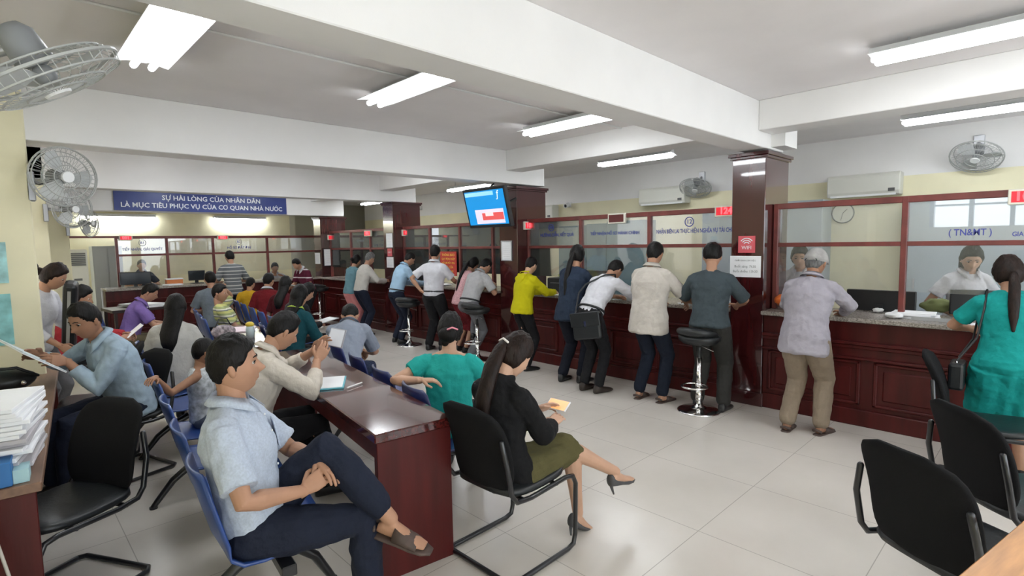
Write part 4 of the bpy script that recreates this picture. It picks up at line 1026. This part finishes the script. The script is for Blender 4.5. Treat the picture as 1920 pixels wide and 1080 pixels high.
            so=co.modifiers.new('solid','SOLIDIFY'); so.thickness=.003; so.offset=1
        if top.get('hood'):
            n0,m0=S(.49); hb=MB().loft([(n0+m0@V((0,-.03,.055)),m0@V((1,0,0)),m0@V((0,.8,.6)),.085*s,.05*s),(n0+m0@V((0,-.075,.02)),m0@V((1,0,0)),m0@V((0,.6,.8)),.115*s,.05*s),(n0+m0@V((0,-.105,-.05)),m0@V((1,0,0)),m0@V((0,.3,.9)),.095*s,.04*s),(n0+m0@V((0,-.105,-.14)),m0@V((1,0,0)),m0@V((0,1,0)),.045*s,.02*s)],16); remesh(hb,'hood',mt,t,vox,3)
        if top.get('placket'):
            pm=mt
            for k,tv in enumerate((.44,.36,.28,.20,.12)):
                p,m1=S(tv); q=p+m1@V((0,(.118 if tv<.4 else .098)*s+inf+.004,0)); MB().ball(q,.0055,.004,.0055,nu=10,nv=8).build('button',WPLA,t,smooth=True)
            p,m1=S(.33); q=p+m1@V((-.075*s,.118*s+inf,0)); 
            pk=MB().box(-.05,.05,-.004,.004,-.06,.06,Matrix.Translation(q)@(m1@rz(R(18))@rx(R(4))).to_4x4()); pk.build('pocket',mt,t,bev=.002)
    bot=g('bottom')
    if bot:
        mt=bot['m']; kind=bot.get('kind','trousers'); c=MB()
        if kind=='trousers':
            c.loft([sec(a,b,cc,0,.010) for a,b,cc in((-.095,.115,.095),(-.07,.150,.112),(-.03,.158,.114),(.02,.152,.108),(bot.get('waist',.06),.138,.10))],20)
            lf=bot.get('lf',1.0); en=bot.get('end',.93)
            for i in(0,1):
                u=kn[i]-hip[i]; v=ank[i]-kn[i]
                e2=en if not hasattr(en,'__len__') else en[i]
                c.tube([hip[i],hip[i]+u*.25,hip[i]+u*.65,kn[i],kn[i]+v*.3,kn[i]+v*.7,kn[i]+v*e2],[q*s*lf for q in(.102,.099,.084,.074,.070,.064,.062)],16)
        else: skirt_lofts(c,S,hip,kn,ank,s,bot,sec,True)
        remesh(c,bot.get('name','trousers' if kind=='trousers' else 'skirt'),mt,t,vox,4,disp*.8)
    if g('belt'):
        pts=[]; p,m1=S(.045)
        for k in range(24): a=k*PI/12; pts.append(p+m1@V(((.150*s+.014)*math.cos(a),(.110*s+.014)*math.sin(a),0)))
        MB().tube(pts,.014,6,closed=True).build('belt',BLKLEA,t,smooth=True)
    # ---- footwear
    shoe=g('shoe','shoe'); sm2=g('shoem',SHOEB)
    for i in(0,1):
        fd,fu,fx=FD[i]; a=ank[i]
        if shoe=='shoe' or shoe=='sneaker':
            mb=MB().loft([(a-fd*.062*s-fu*.055*s,fx,fu,.022*s,.024*s),(a-fd*.045*s-fu*.035*s,fx,fu,.036*s,.048*s),(a-fd*.0*s-fu*.034*s,fx,fu,.041*s,.050*s),(a+fd*.05*s-fu*.048*s,fx,fu,.042*s,.037*s),(a+fd*.11*s-fu*.056*s,fx,fu,.049*s,.029*s),(a+fd*.16*s-fu*.061*s,fx,fu,.046*s,.023*s),(a+fd*.198*s-fu*.066*s,fx,fu,.025*s,.014*s)],16,ex=2.3); mb.build('shoe',sm2,t,smooth=True)
        elif shoe=='sandal':
            so=MB().loft([(a+fd*x*s-fu*(.084-.0)*s,fx,fu,w*s,.010*s) for x,w in((-.075,.022),(-.055,.038),(.0,.041),(.06,.043),(.12,.051),(.17,.048),(.205,.024))],16,ex=2.4).build('sandal_sole',sm2,t,smooth=True)
            MB().loft([(a+fd*x*s-fu*z*s,fx,fu,w*s,h*s) for x,z,w,h in((.035,.052,.046,.040),(.075,.060,.049,.031),(.115,.066,.052,.025),(.145,.071,.050,.017))],16).build('sandal_upper',sm2,so,smooth=True)
            MB().tube([a-fd*.05*s-fu*.05*s+fx*.036*s,a-fd*.072*s-fu*.035*s,a-fd*.05*s-fu*.05*s-fx*.036*s],.008*s,8,flat=1.5).build('heel_strap',sm2,so,smooth=True)
        elif shoe=='heel':
            b_=a-fu*.062*s
            mb=MB().loft([(a-fd*.055*s-fu*.035*s,fx,fu,.016*s,.022*s),(a-fd*.042*s-fu*.045*s,fx,fu,.030*s,.040*s),(a-fd*.0*s-fu*.062*s,fx,fu,.034*s,.026*s),(a+fd*.06*s-fu*.072*s,fx,fu,.036*s,.018*s),(a+fd*.115*s-fu*.076*s,fx,fu,.043*s,.022*s),(a+fd*.165*s-fu*.080*s,fx,fu,.034*s,.016*s),(a+fd*.215*s-fu*.085*s,fx,fu,.006*s,.005*s)],16); sh_=mb.build('high_heel_shoe',sm2,t,smooth=True)
            dn=(V((0,0,-1)) if False else (-fu*math.cos(R(38))-fd*math.sin(R(0)))); 
            M=Matrix.Rotation(R(32),3,fx); dn=(M@(-fu)).normalized()
            MB().tube([a-fd*.038*s-fu*.06*s,a-fd*.036*s-fu*.075*s+dn*.03*s,a-fd*.036*s-fu*.075*s+dn*.075*s],[.015*s,.009*s,.005*s],8).build('stiletto_heel',sm2,sh_,smooth=True)
    HL[label]=dict(H4=H4,wr=wr,el=el,sh=sh,kn=kn,ank=ank,t=t,hip=hip,S=S,s=s)
    return t
def skirt_lofts(c,S,hip,kn,ank,s,K,sec,own=False):
    ln=K.get('len',1.0); w=K.get('w',1.0); fl=K.get('flare',0)
    if own: c.loft([sec(a,b,cc,0,.010) for a,b,cc in((-.095,.13,.10),(-.05,.168,.118),(0,.160,.112),(.06,.134,.098))],20)
    else: c.loft([sec(a,b,cc,0,.014) for a,b,cc in((-.095,.14,.10),(-.05,.172,.12),(0,.166,.116))],20)
    def along(i,q):
        return hip[i]+(kn[i]-hip[i])*q if q<=1 else kn[i]+(ank[i]-kn[i])*(q-1)
    qs=[0,.3,.6,.85,1.0]; 
    if ln<1: qs=[0,.3,.6,ln]
    if ln>1: qs+=[1.0+(ln-1)*.5,ln]
    for i in(0,1): c.tube([along(i,q) for q in qs],[(.104-.022*min(q,1)+fl*q)*s*w for q in qs],16,cap=False)
    c.tube([(along(0,q)+along(1,q))/2 for q in qs],[(.104-.022*min(q,1)+fl*q)*s*w for q in qs],16,cap=False)

# colours
c_=cloth
LBLUE=mat('cloth_pale_blue_check',(.46,.52,.62),.8,nscale=120,namt=.10,bump=.3,bscale=14,spec=.2)
NAVY=c_('navy_trousers',(.014,.018,.034)); BLACKT=c_('black_trousers',(.012,.012,.014)); CREAM=c_('cream',(.57,.52,.45)); WHITEC=c_('white_shirt',(.62,.62,.66))
TEAL=c_('teal_blouse',(.02,.36,.32)); BLAZ=c_('black_blazer',(.008,.008,.009)); OLIVE=c_('olive_skirt',(.095,.085,.035)); GREYB=c_('grey_blue_shirt',(.24,.27,.33))

person('cross-legged man in a pale blue short sleeved shirt on the nearest blue seat',(0.74,2.39),-30,near=3,seated=True,zp=.55,lean=-12,bend=10,hp=-2,hy=-12,s=1.03,
  feet=[(.12,.57,.42),(.05,.47,0)],kpole=[(.1,.4,1),(.05,.7,1)],fdir=[-25,8],fpitch=[14,0],
  hands=[(.02,.27,.78),(.13,.22,.685)],hdir=[(.62,.62,-.42),(-.30,.80,.42)],hn=[(-.3,-.5,-1),(-.6,-.5,-.6)],curl=[.28,.32],epole=[(-1,-.3,-.5),(1,-.3,-.6)],
  top=dict(m=LBLUE,collar=True,sleeve='short',tuck=True,placket=True,slen=.82,loose=.012),bottom=dict(m=NAVY,end=[.80,.95]),shoe='sandal',shoem=SHOEBR,front=34)
person('woman in a black blazer and olive skirt, seated with crossed legs looking at her phone',(1.90,2.03),4,near=3,fem=True,seated=True,zp=.52,lean=-20,bend=34,hp=36,hy=8,s=.97,skin=SKINL,
  feet=[(.26,.68,.24),(.14,.46,.03)],kpole=[(0,.2,1),(.0,.8,1)],fdir=[-6,6],fpitch=[8,28],
  hands=[(-.09,.36,.71),(.06,.32,.67)],hdir=[(.55,.80,.20),(-.15,.95,.20)],hn=[(.6,-.3,-.6),(-.3,-.2,-1)],curl=[.45,.35],
  top=dict(m=BLAZ,sleeve='long',hem=-.09,neck='high',name='blazer',lfrac=.94),bottom=dict(m=OLIVE,kind='skirt',len=1.04,w=.95),shoe='heel',shoem=mat('shoe_grey_suede',(.07,.07,.075),.6),hair='pony',hairm=HAIRB,tail=.22,tailr=1.5,clip=(mat('clip_white',(.8,.75,.72),.4),(0,-.115,.03)))
person('man in a cream long sleeved shirt leaning over the table with a tablet phone',(1.08,3.59),-4,near=2,seated=True,zp=.54,lean=8,bend=22,hp=32,hy=-4,s=1.05,fat=1.1,
  hands=[(-.10,.50,.97),(.12,.44,.94)],hdir=[(.3,.6,.6),(-.15,.6,.7)],hn=[(.9,0,-.2),(-.9,0,-.2)],curl=[.5,.5],epole=[(-.8,-.2,-.6),(.9,-.1,-.8)],
  top=dict(m=CREAM,collar=True,sleeve='long',hem=-.08,lfrac=.62,loose=.01),bottom=dict(m=BLACKT),front=46)
person('woman in a teal puff sleeved top seen from behind, elbow on the dark table',(2.17,2.88),42,near=3,fem=True,seated=True,zp=.505,lean=2,bend=12,hp=16,hy=2,s=.95,skin=SKINL,fat=1.05,
  hands=[(-.14,-.20,.83),(.15,.30,.66)],hdir=[(.95,.1,-.02),(-.5,.7,0)],hn=[(0,0,-1),(0,-.2,-1)],epole=[(-1,.05,-.3),(.9,-.3,-.5)],
  top=dict(m=TEAL,sleeve='puff',neck='wide',hem=-.08,loose=.012),bottom=dict(m=BLACKT),hair='claw',clip=(mat('clip_pink',(.85,.30,.38),.4),(.045,-.135,-.005)))
person('man in a grey blue short sleeved shirt bending forward with elbows on his knees',(2.27,4.61),50,near=2,seated=True,zp=.56,lean=28,bend=26,hp=52,hy=-10,s=1.0,
  hands=[(-.02,.62,.62),(.10,.60,.60)],hdir=[(.5,.6,-.5),(-.3,.6,-.5)],epole=[(-.7,-.2,-.8),(.7,-.2,-.8)],feet=[(-.16,.40,0),(.16,.42,0)],
  top=dict(m=GREYB,collar=True,sleeve='short',hem=-.08,slen=.85),bottom=dict(m=c_('dark_blue_jeans',(.02,.03,.065))))
person('woman in a dark teal jacket with a yellow green collar, seated beside the farther table',(2.29,5.85),30,near=1,fem=True,seated=True,zp=.53,lean=6,bend=14,hp=18,hy=0,s=1.0,
  top=dict(m=c_('dark_teal',(.012,.075,.095)),sleeve='long',neck='high',collar=True,collarm=c_('lime',(.45,.60,.10)),hem=-.08),bottom=dict(m=BLACKT),hair='long',tail=.22,hands=[(-.1,.35,.68),(.1,.35,.68)])
person('woman in a white top with long black hair, her back turned, left row',(1.14,5.70),62,near=1,fem=True,seated=True,zp=.53,lean=6,bend=16,hp=20,hy=0,s=1.0,
  top=dict(m=c_('soft_white',(.50,.49,.46)),sleeve='short',hem=-.08,loose=.02),bottom=dict(m=BLACKT),hair='long',tail=.24,hands=[(-.1,.3,.66),(.1,.3,.66)])
person('small child with bare arms resting an arm along the blue seat backs',(1.04,4.34),-25,near=1,seated=True,zp=.50,lean=-4,bend=6,hp=10,hy=-30,s=.70,skin=SKIND,hs=1.15,
  hands=[(-.1,.12,.62),(.33,-.20,.86)],hdir=[None,(1,-.2,0)],feet=[(-.07,.33,.10),(.07,.33,.10)],
  top=dict(m=mat('print_cloth',(.45,.48,.50),.85,nscale=25,namt=.5),sleeve='none',hem=-.06),bottom=dict(m=c_('child_shorts',(.10,.12,.16)),end=.1),shoe='sandal',shoem=SHOEBR)
person('man in a purple short sleeved shirt leaning forward on the left row of blue seats',(1.22,8.47),-8,near=1,seated=True,zp=.55,lean=10,bend=20,hp=30,hy=10,s=1.0,
  hands=[(-.05,.5,.66),(.1,.5,.66)],top=dict(m=c_('purple',(.20,.13,.36)),sleeve='short',hem=-.08,collar=True),bottom=dict(m=c_('khaki_trousers',(.12,.10,.06))))
person('man in a yellow grey striped polo reclining on the blue seats, hand on his head',(2.24,7.78),-15,near=1,seated=True,zp=.50,lean=-26,bend=6,hp=4,hy=20,s=1.0,pofs=(0,.08),
  hands=[(-.16,-.05,1.16),(.12,.30,.60)],hdir=[(.7,0,.5),None],epole=[(-1,.6,.3),(.6,-.6,-.4)],feet=[(-.1,.78,0),(.1,.72,0)],
  top=dict(m=striped('yellow_grey_stripes',[(0,(.50,.50,.18)),(.35,(.16,.17,.17)),(.5,(.62,.62,.50)),(.7,(.30,.34,.16))],.085),sleeve='short',hem=-.08),bottom=dict(m=c_('faded_jeans',(.10,.16,.22))))
person('man in a grey blue shirt seen from behind near the far counter',(2.49,9.40),84,near=1,seated=True,zp=.55,lean=4,bend=14,hp=12,s=1.04,
  top=dict(m=c_('slate_blue',(.17,.20,.23)),sleeve='short',hem=-.08),bottom=dict(m=NAVY),hands=[(-.15,.35,.68),(.15,.35,.68)])
person('standing man in a grey polo with white stripes at the far counter',(3.37,11.31),88,near=1,lean=5,bend=10,hp=14,s=1.0,
  top=dict(m=striped('grey_white_stripes',[(0,(.13,.14,.15)),(.42,(.50,.50,.48)),(.52,(.13,.14,.15)),(.8,(.22,.23,.22)),(.86,(.45,.45,.42))],.14),sleeve='short',hem=-.1,slen=.9),bottom=dict(m=NAVY),hands=[(-.18,.30,1.02),(.18,.32,1.02)])
person('child in a yellow top on the blue seats near the far counter',(3.14,9.76),55,near=1,seated=True,zp=.53,lean=2,bend=10,hp=10,hy=20,s=.86,
  top=dict(m=c_('yellow_orange',(.62,.36,.02)),sleeve='short',hem=-.08),bottom=dict(m=BLACKT))
person('man in a maroon shirt with white collar on the far blue seats',(3.13,8.91),58,near=1,seated=True,zp=.53,lean=4,bend=14,hp=12,hy=20,s=1.0,
  top=dict(m=c_('maroon',(.16,.012,.016)),sleeve='short',hem=-.08,collar=True,collarm=WHITEC),bottom=dict(m=BLACKT))
person('dark-haired woman in dark red beside the man in the maroon shirt',(3.06,8.12),40,near=1,fem=True,seated=True,zp=.53,lean=4,bend=14,hp=16,s=.97,
  top=dict(m=c_('dark_wine',(.07,.008,.012)),sleeve='short',hem=-.08),bottom=dict(m=BLACKT),hair='long',tail=.2)
person('woman in black with a clipboard on her knees, end of the dark blue row',(2.74,6.98),5,near=1,fem=True,seated=True,zp=.53,lean=8,bend=22,hp=30,s=.97,
  top=dict(m=c_('black_top',(.012,.011,.013)),sleeve='long',hem=-.08),bottom=dict(m=BLACKT),hair='long',tail=.2,hands=[(-.08,.36,.66),(.10,.36,.66)])
person('young man in a burgundy polo with white stripes reading a paper',(4.58,10.63),195,near=1,lean=12,bend=22,hp=34,hy=-10,s=.93,
  top=dict(m=striped('burgundy_white_stripes',[(0,(.09,.012,.03)),(.72,(.60,.56,.56)),(.86,(.09,.012,.03))],.16),sleeve='short',hem=-.08,collar=True,collarm=WHITEC),bottom=dict(m=BLACKT),hands=[(-.10,.34,.92),(.12,.34,.92)])
person('clerk with black hair seated low behind the right part of the far counter',(4.89,13.37),262,near=1,seated=True,zp=.60,lean=8,bend=14,hp=20,s=1.0,top=dict(m=WHITEC,sleeve='short',hem=-.08,collar=True),bottom=dict(m=BLACKT),hands=[(-.15,.38,1.0),(.15,.38,1.0)])
person('clerk in a dark grey shirt behind the left part of the far counter',(2.20,13.22),268,near=1,lean=5,bend=8,hp=12,s=.92,zp=.80,feet=[(-.1,.0,0),(.1,.0,0)],top=dict(m=c_('dark_grey_blue',(.055,.065,.085)),sleeve='short',hem=-.08,collar=True),bottom=dict(m=BLACKT),hands=[(-.16,.30,1.0),(.16,.30,1.0)])
person('man in a light blue shirt reading a newspaper at the left desk',(0.68,4.89),198,near=2,seated=True,zp=.58,lean=8,bend=22,hp=22,hy=-15,s=1.06,skin=SKIND,
  hands=[(.02,.36,.93),(.22,.42,.97)],hdir=[(.0,.9,.3),(-.2,.9,.3)],hn=[(.8,0,-.3),(-.8,0,-.3)],top=dict(m=mat('cloth_light_blue_denim',(.33,.43,.52),.85,nscale=12,namt=.15,bump=.3,bscale=14),sleeve='long',hem=-.09,collar=True,loose=.015,lfrac=.75),bottom=dict(m=NAVY))
person('woman with red sleeves and dark trousers holding a white paper by the left wall',(0.52,7.53),-12,near=1,fem=True,seated=True,zp=.54,lean=4,bend=14,hp=18,hy=10,s=1.04,feet=[(-.06,.75,0),(.12,.62,0)],
  hands=[(-.04,.52,.74),(.12,.50,.72)],top=dict(m=c_('red',(.36,.03,.04)),sleeve='long',hem=-.08),bottom=dict(m=c_('black_jeans',(.014,.016,.02))),hair='bun')
person('woman in white with a brown bun standing by the left wall with a dark case',(0.23,6.52),-35,near=1,fem=True,lean=6,bend=14,hp=30,hy=-20,s=.98,hair='bun',hairm=HAIRB,
  hands=[(-.12,.30,.95),(.12,.28,.85)],top=dict(m=WHITEC,sleeve='long',hem=-.08,lfrac=.6),bottom=dict(m=c_('grey_slacks',(.15,.15,.16))))
person('man in a pale blue shirt half hidden behind the left column',(0.23,8.45),-60,near=1,lean=6,bend=12,hp=20,hy=10,s=.98,top=dict(m=c_('sky_white',(.50,.60,.68)),sleeve='long',hem=-.1),bottom=dict(m=NAVY),hands=[(-.15,.25,.95),(.15,.25,.95)])

# standing at the counters
person('woman in a blue top and long pink skirt at the far bay of the counter',(5.00,9.71),8,near=1,fem=True,lean=6,bend=14,hp=20,s=.93,hair='bun',top=dict(m=c_('dusty_blue',(.14,.27,.32)),sleeve='long',hem=-.06,lfrac=.9),
  bottom=dict(m=c_('pink_skirt',(.62,.24,.25)),kind='skirt',len=1.85,w=.95,flare=.012),hands=[(-.12,.42,1.0),(.12,.44,1.0)])
person('grey-haired man in a white long sleeved shirt at the far bay of the counter',(4.98,9.25),-6,near=1,lean=8,bend=16,hp=24,hy=-10,s=.97,hairm=HAIRG,top=dict(m=c_('off_white',(.56,.54,.50)),sleeve='long',tuck=True,loose=.01),bottom=dict(m=NAVY),hands=[(-.10,.46,1.02),(.12,.46,1.02)])
person('man in a light blue long sleeved shirt writing at the counter beside the bar stool',(4.98,8.01),-6,near=1,lean=10,bend=22,hp=34,s=.99,top=dict(m=c_('light_blue',(.38,.56,.74)),sleeve='long',tuck=True,collar=True),bottom=dict(m=NAVY),hands=[(-.08,.48,1.02),(.10,.48,1.02)],belt=True)
person('man in a white short sleeved shirt with a hand on his hip at the counter',(5.02,6.98),22,near=1,lean=3,bend=6,hp=8,hy=-14,s=1.02,top=dict(m=WHITEC,sleeve='short',tuck=True,collar=True,loose=.012),bottom=dict(m=BLACKT,lf=1.05),
  hands=[(-.20,-.05,.96),(.22,.42,1.05)],hdir=[(.7,.2,-.4),None],epole=[(-1,-.5,0),(.6,-.6,-.4)],belt=True,feet=[(-.12,0,0),(.12,.02,0)])
person('woman in a pink checked top and wine red skirt beside the perched man',(5.24,6.57),-4,near=1,fem=True,lean=12,bend=20,hp=30,s=.93,hair='pony',top=dict(m=mat('cloth_pink_check',(.62,.36,.38),.85,nscale=70,namt=.25),sleeve='short',hem=-.08),
  bottom=dict(m=c_('wine_skirt',(.13,.01,.015)),kind='skirt',len=1.3,w=.95),hands=[(-.1,.36,1.0),(.12,.34,1.0)])
person('man in a light grey shirt and grey trousers perched on a chrome bar stool',(5.00,6.07),4,near=1,lean=18,bend=22,hp=42,s=1.0,zp=.83,feet=[(-.10,.18,.26),(.06,-.06,0)],kpole=[(-.5,1,.3),(.1,1,.1)],top=dict(m=c_('light_grey',(.42,.42,.43)),sleeve='short',tuck=True,collar=True),
  bottom=dict(m=c_('mid_grey_trousers',(.13,.13,.14))),hands=[(-.06,.44,1.04),(.12,.42,1.06)],belt=True)
person('person in a bright yellow hooded top at the counter',(5.02,5.00),-6,near=2,lean=6,bend=14,hp=26,hy=-8,s=.93,top=dict(m=c_('bright_yellow',(.55,.50,.008)),sleeve='long',hem=-.06,hood=True,loose=.012,name='hooded_top'),bottom=dict(m=BLACKT,lf=.85),hands=[(-.08,.46,1.02),(.12,.48,1.02)],skin=SKINL,hair='short',nape=-36)
person('woman in a navy jacket with a long ponytail at the counter',(4.96,4.12),2,near=2,fem=True,lean=6,bend=12,hp=16,hy=-14,s=1.01,fat=1.06,hair='pony',tail=.30,hairm=HAIR,top=dict(m=c_('navy_jacket',(.022,.034,.060)),sleeve='long',hem=-.14,loose=.012,name='jacket'),bottom=dict(m=c_('navy_black',(.010,.012,.020))),
  hands=[(-.14,.46,1.02),(.14,.46,1.02)],feet=[(-.10,-.04,0),(.12,.05,0)])
person('slim young man in a white shirt bending over the counter with a black shoulder bag',(4.80,3.70),-4,near=2,lean=30,bend=20,hp=46,s=1.0,zp=.90,top=dict(m=WHITEC,sleeve='long',hem=-.02,tuck=True,lfrac=.7,fold=1.3),bottom=dict(m=BLACKT,lf=.92),belt=True,
  hands=[(-.12,.58,1.03),(.18,.60,1.03)],epole=[(-.9,0,-.4),(1,0,-.4)],feet=[(-.08,-.02,0),(.12,.0,0)],shoe='shoe',shoem=mat('shoe_dark_brown',(.03,.02,.015),.5))
person('tall man in an untucked cream short sleeved shirt and dark blue trousers at the counter',(4.92,3.02),0,near=2,lean=3,bend=9,hp=18,hy=-10,s=1.025,fat=1.08,top=dict(m=c_('pale_cream',(.53,.49,.44)),sleeve='short',hem=-.17,collar=True,loose=.02,slen=.92),bottom=dict(m=c_('dark_navy',(.012,.016,.028))),
  hands=[(-.17,.42,1.03),(.20,.42,1.02)],epole=[(-1,-.2,-.6),(1,-.2,-.6)],feet=[(-.13,.02,0),(.13,.05,0)],shoe='sandal',shoem=SHOEBR)
person('man in a dark grey tee and grey trousers at the counter beside the wifi pillar',(5.06,2.42),12,near=2,lean=2,bend=6,hp=12,hy=-6,s=1.0,fat=1.04,top=dict(m=c_('dark_slate',(.055,.072,.082)),sleeve='short',hem=-.04,slen=.95,loose=.012),bottom=dict(m=c_('charcoal_trousers',(.035,.034,.032)),lf=1.1),
  hands=[(-.18,.34,1.02),(.18,.36,1.02)],epole=[(-1,-.2,-.6),(1,-.2,-.6)],feet=[(-.12,.02,0),(.14,.0,0)],nape=-20,thick=.02)
person('man in a grey cap, pale lilac shirt and khaki trousers leaning on the nearest counter',(4.98,1.53),-2,near=2,lean=8,bend=16,hp=16,hy=6,s=.985,cap=True,skin=SKIND,hairm=HAIRG,top=dict(m=c_('lilac_grey',(.35,.33,.37)),sleeve='long',hem=-.17,loose=.025,collar=True,lfrac=.85,fold=1.4),bottom=dict(m=c_('khaki_grey',(.26,.205,.15)),lf=1.12),
  hands=[(-.12,.46,1.02),(.14,.50,1.02)],epole=[(-1,-.1,-.5),(1,-.1,-.3)],feet=[(-.12,-.02,0),(.12,.08,0)],fdir=[8,10],shoe='sandal',shoem=SHOEBR)
person('woman in a green teal dress with a small black shoulder bag at the right edge',(4.95,0.24),12,near=2,fem=True,lean=2,bend=10,hp=18,hy=-6,s=.94,fat=1.12,skin=SKIN,hair='lowpony',hairm=HAIRB,tail=.22,top=dict(m=c_('green_teal',(.008,.27,.25)),sleeve='short',hem=-.04,skirt=dict(len=1.05,w=1.26,flare=.012),name='dress',slen=.7),
  hands=[(-.16,.34,1.0),(.18,.36,1.0)],epole=[(-1,-.2,-.6),(1,-.2,-.6)],shoe='shoe')
# clerks behind the nearest counter
person('clerk in a white blouse with hair tied back, facing the capped man',(6.42,2.03),192,near=2,fem=True,lean=4,bend=10,hp=14,hy=0,s=.98,skin=SKINL,hair='bun',hairm=HAIRB,top=dict(m=WHITEC,sleeve='short',hem=-.06,collar=True),bottom=dict(m=BLACKT),hands=[(-.15,.34,1.02),(.15,.34,1.02)])
person('clerk with a dark bob and white blouse standing behind the counter near the right edge',(6.72,0.68),215,near=2,fem=True,lean=4,bend=12,hp=26,hy=20,s=.98,skin=SKINL,hair='bob',hairm=HAIR,top=dict(m=WHITEC,sleeve='short',tuck=True,collar=True,slen=.7),bottom=dict(m=BLACKT),hands=[(-.22,.30,.95),(.20,.22,.97)])

# ------------------------------------------------------------------ things held or worn loose
def world(label_start,p):
    for k,v in HL.items():
        if k.startswith(label_start):
            bpy.context.view_layer.update(); return v['t'].matrix_world@V(p)
def held(name,label,cat,who,p,eul,parts,group=None):
    for k,v in HL.items():
        if k.startswith(who): w=v
    bpy.context.view_layer.update(); M=w['t'].matrix_world; loc=M@V(p); rz_=M.to_euler().z
    t=thing(name,label,cat,loc,0,group); t.rotation_euler=(R(eul[0]),R(eul[1]),R(eul[2])+rz_)
    for (n,mb,mt,kw) in parts: mb.build(n,mt,t,**kw)
    return t
held('smartphone','white and orange smartphone in the hands of the woman in the black blazer','phone','woman in a black blazer',(0.0,.46,.735),(35,0,0),[('case',B(-.075,.075,-.038,.038,-.005,.004),WPLA,dict(bev=.003)),('screen',B(-.068,.068,-.034,.034,.004,.0055),mat('phone_screen_orange',(.6,.25,.08),.3,emis=(.8,.38,.15),estr=.5),{})])
held('tablet_phone','tablet phone held upright over the table by the man in cream','phone','man in a cream long',(0.02,.62,1.06),(70,0,8),[('case',B(-.10,.10,-.065,.065,-.005,.004),mat('tablet_case',(.3,.3,.34),.4),dict(bev=.003)),('screen',B(-.09,.09,-.058,.058,.004,.0055),mat('tablet_screen',(.4,.42,.46),.25,emis=(.5,.52,.56),estr=.25),{})])
held('newspaper','pale folded newspaper held up by the man at the left desk','newspaper','man in a light blue shirt reading',(.12,.52,1.00),(38,-10,0),[('folded_sheet',B(-.20,.20,-.15,.15,-.006,.0),PAPER,{}),('front_page',B(-.20,.20,-.15,.15,.0005,.006),mat('newspaper_pale_blue',(.66,.74,.78),.8,nscale=40,namt=.1),{})])
held('paper_sheet','crumpled white paper in the hand of the woman with red sleeves','paper','woman with red sleeves',(.06,.62,.78),(40,0,10),[('sheet',B(-.11,.11,-.10,.10,-.002,.002),PAPER,{})])
held('long_case','long dark case leaning against the woman in white by the left wall','case','woman in white with a brown',(.05,.34,1.10),(-8,18,20),[('body',B(-.075,.075,-.05,.05,-.34,.34),BLKLEA,dict(bev=.03,bseg=2)),('edge_strip',B(.07,.08,-.012,.012,-.28,.28),STEEL,{})])
held('clipboard','white clipboard on the knees of the woman in black','clipboard','woman in black with a clip',(.02,.46,.69),(10,0,0),[('board',B(-.12,.12,-.16,.16,-.006,0),STEEL,{}),('sheet',B(-.11,.11,-.15,.13,.0005,.003),PAPER,{})])
held('paper_sheet','white paper held by the young man in the burgundy polo','paper','young man in a burgundy',(.0,.44,.95),(18,0,0),[('sheet',B(-.16,.16,-.11,.11,-.002,.002),PAPER,{})])
held('bracelet','thin orange bead bracelet on the left wrist of the cross-legged man','bracelet','cross-legged man',tuple(HL[[k for k in HL if k.startswith('cross-legged man')][0]]['wr'][0]+V((-.012,-.015,.006))),(0,0,0),[('beads',MB().tube([(.034*math.cos(a*PI/10),.0+.01*math.cos(a*PI/10),.034*math.sin(a*PI/10)) for a in range(20)],.0045,6,closed=True),mat('amber_beads',(.45,.14,.03),.3),dict(smooth=True))])
# bags
t=held('shoulder_bag','black leather shoulder bag hanging at the hip of the man bending in white','bag','slim young man',(.09,-.15,.80),(0,-8,24),[('body',B(-.16,.16,-.055,.055,-.17,.13),BLKLEA,dict(bev=.025,bseg=2)),('flap',B(-.165,.165,-.068,-.054,-.02,.135),BLKLEA,dict(bev=.008)),('clasp',B(-.012,.012,-.075,-.067,-.02,.04),CHROME,{})])
w=HL[[k for k in HL if k.startswith('slim young man')][0]]
inv=t.matrix_world; bpy.context.view_layer.update(); MI=t.matrix_world.inverted()@w['t'].matrix_world
p1,m1=w['S'](.47); p2,m2=w['S'](.25)
pts=[V((-.12,0,.12)),MI@(p2+m2@V((-.145,-.14,-.08))),MI@(p2+m2@V((-.10,-.15,.03))),MI@(p1+m1@V((.06,-.115,-.02))),MI@(p1+m1@V((.10,-.03,.075))),MI@(p1+m1@V((.08,.08,.02)))]
MB().tube(pts,.010,8).build('strap',BLKLEA,t,smooth=True)
t=held('handbag','small black quilted handbag hanging beside the green teal dress','bag','woman in a green teal',(-.26,.02,.72),(0,0,80),[('body',B(-.12,.12,-.045,.045,-.11,.08),BLKLEA,dict(bev=.02,bseg=2)),('chain_ring',MB().tube([(-.09+.012*math.cos(a*PI/6),0,.09+.012*math.sin(a*PI/6)) for a in range(12)],.004,6,closed=True).tube([(.09+.012*math.cos(a*PI/6),0,.09+.012*math.sin(a*PI/6)) for a in range(12)],.004,6,closed=True),CHROME,{})])
w=HL[[k for k in HL if k.startswith('woman in a green teal')][0]]; bpy.context.view_layer.update(); MI=t.matrix_world.inverted()@w['t'].matrix_world
p1,m1=w['S'](.455)
MB().tube([V((-.09,0,.10)),MI@(w['sh'][0]+V((-.03,-.06,-.25))),MI@(w['sh'][0]+V((0,-.075,-.03))),MI@(w['sh'][0]+V((.015,-.02,.085))),MI@(w['sh'][0]+V((0,.08,-.02))),MI@(w['sh'][0]+V((-.03,.10,-.28))),V((.09,0,.10))],.007,8).build('strap',BLKLEA,t,smooth=True)
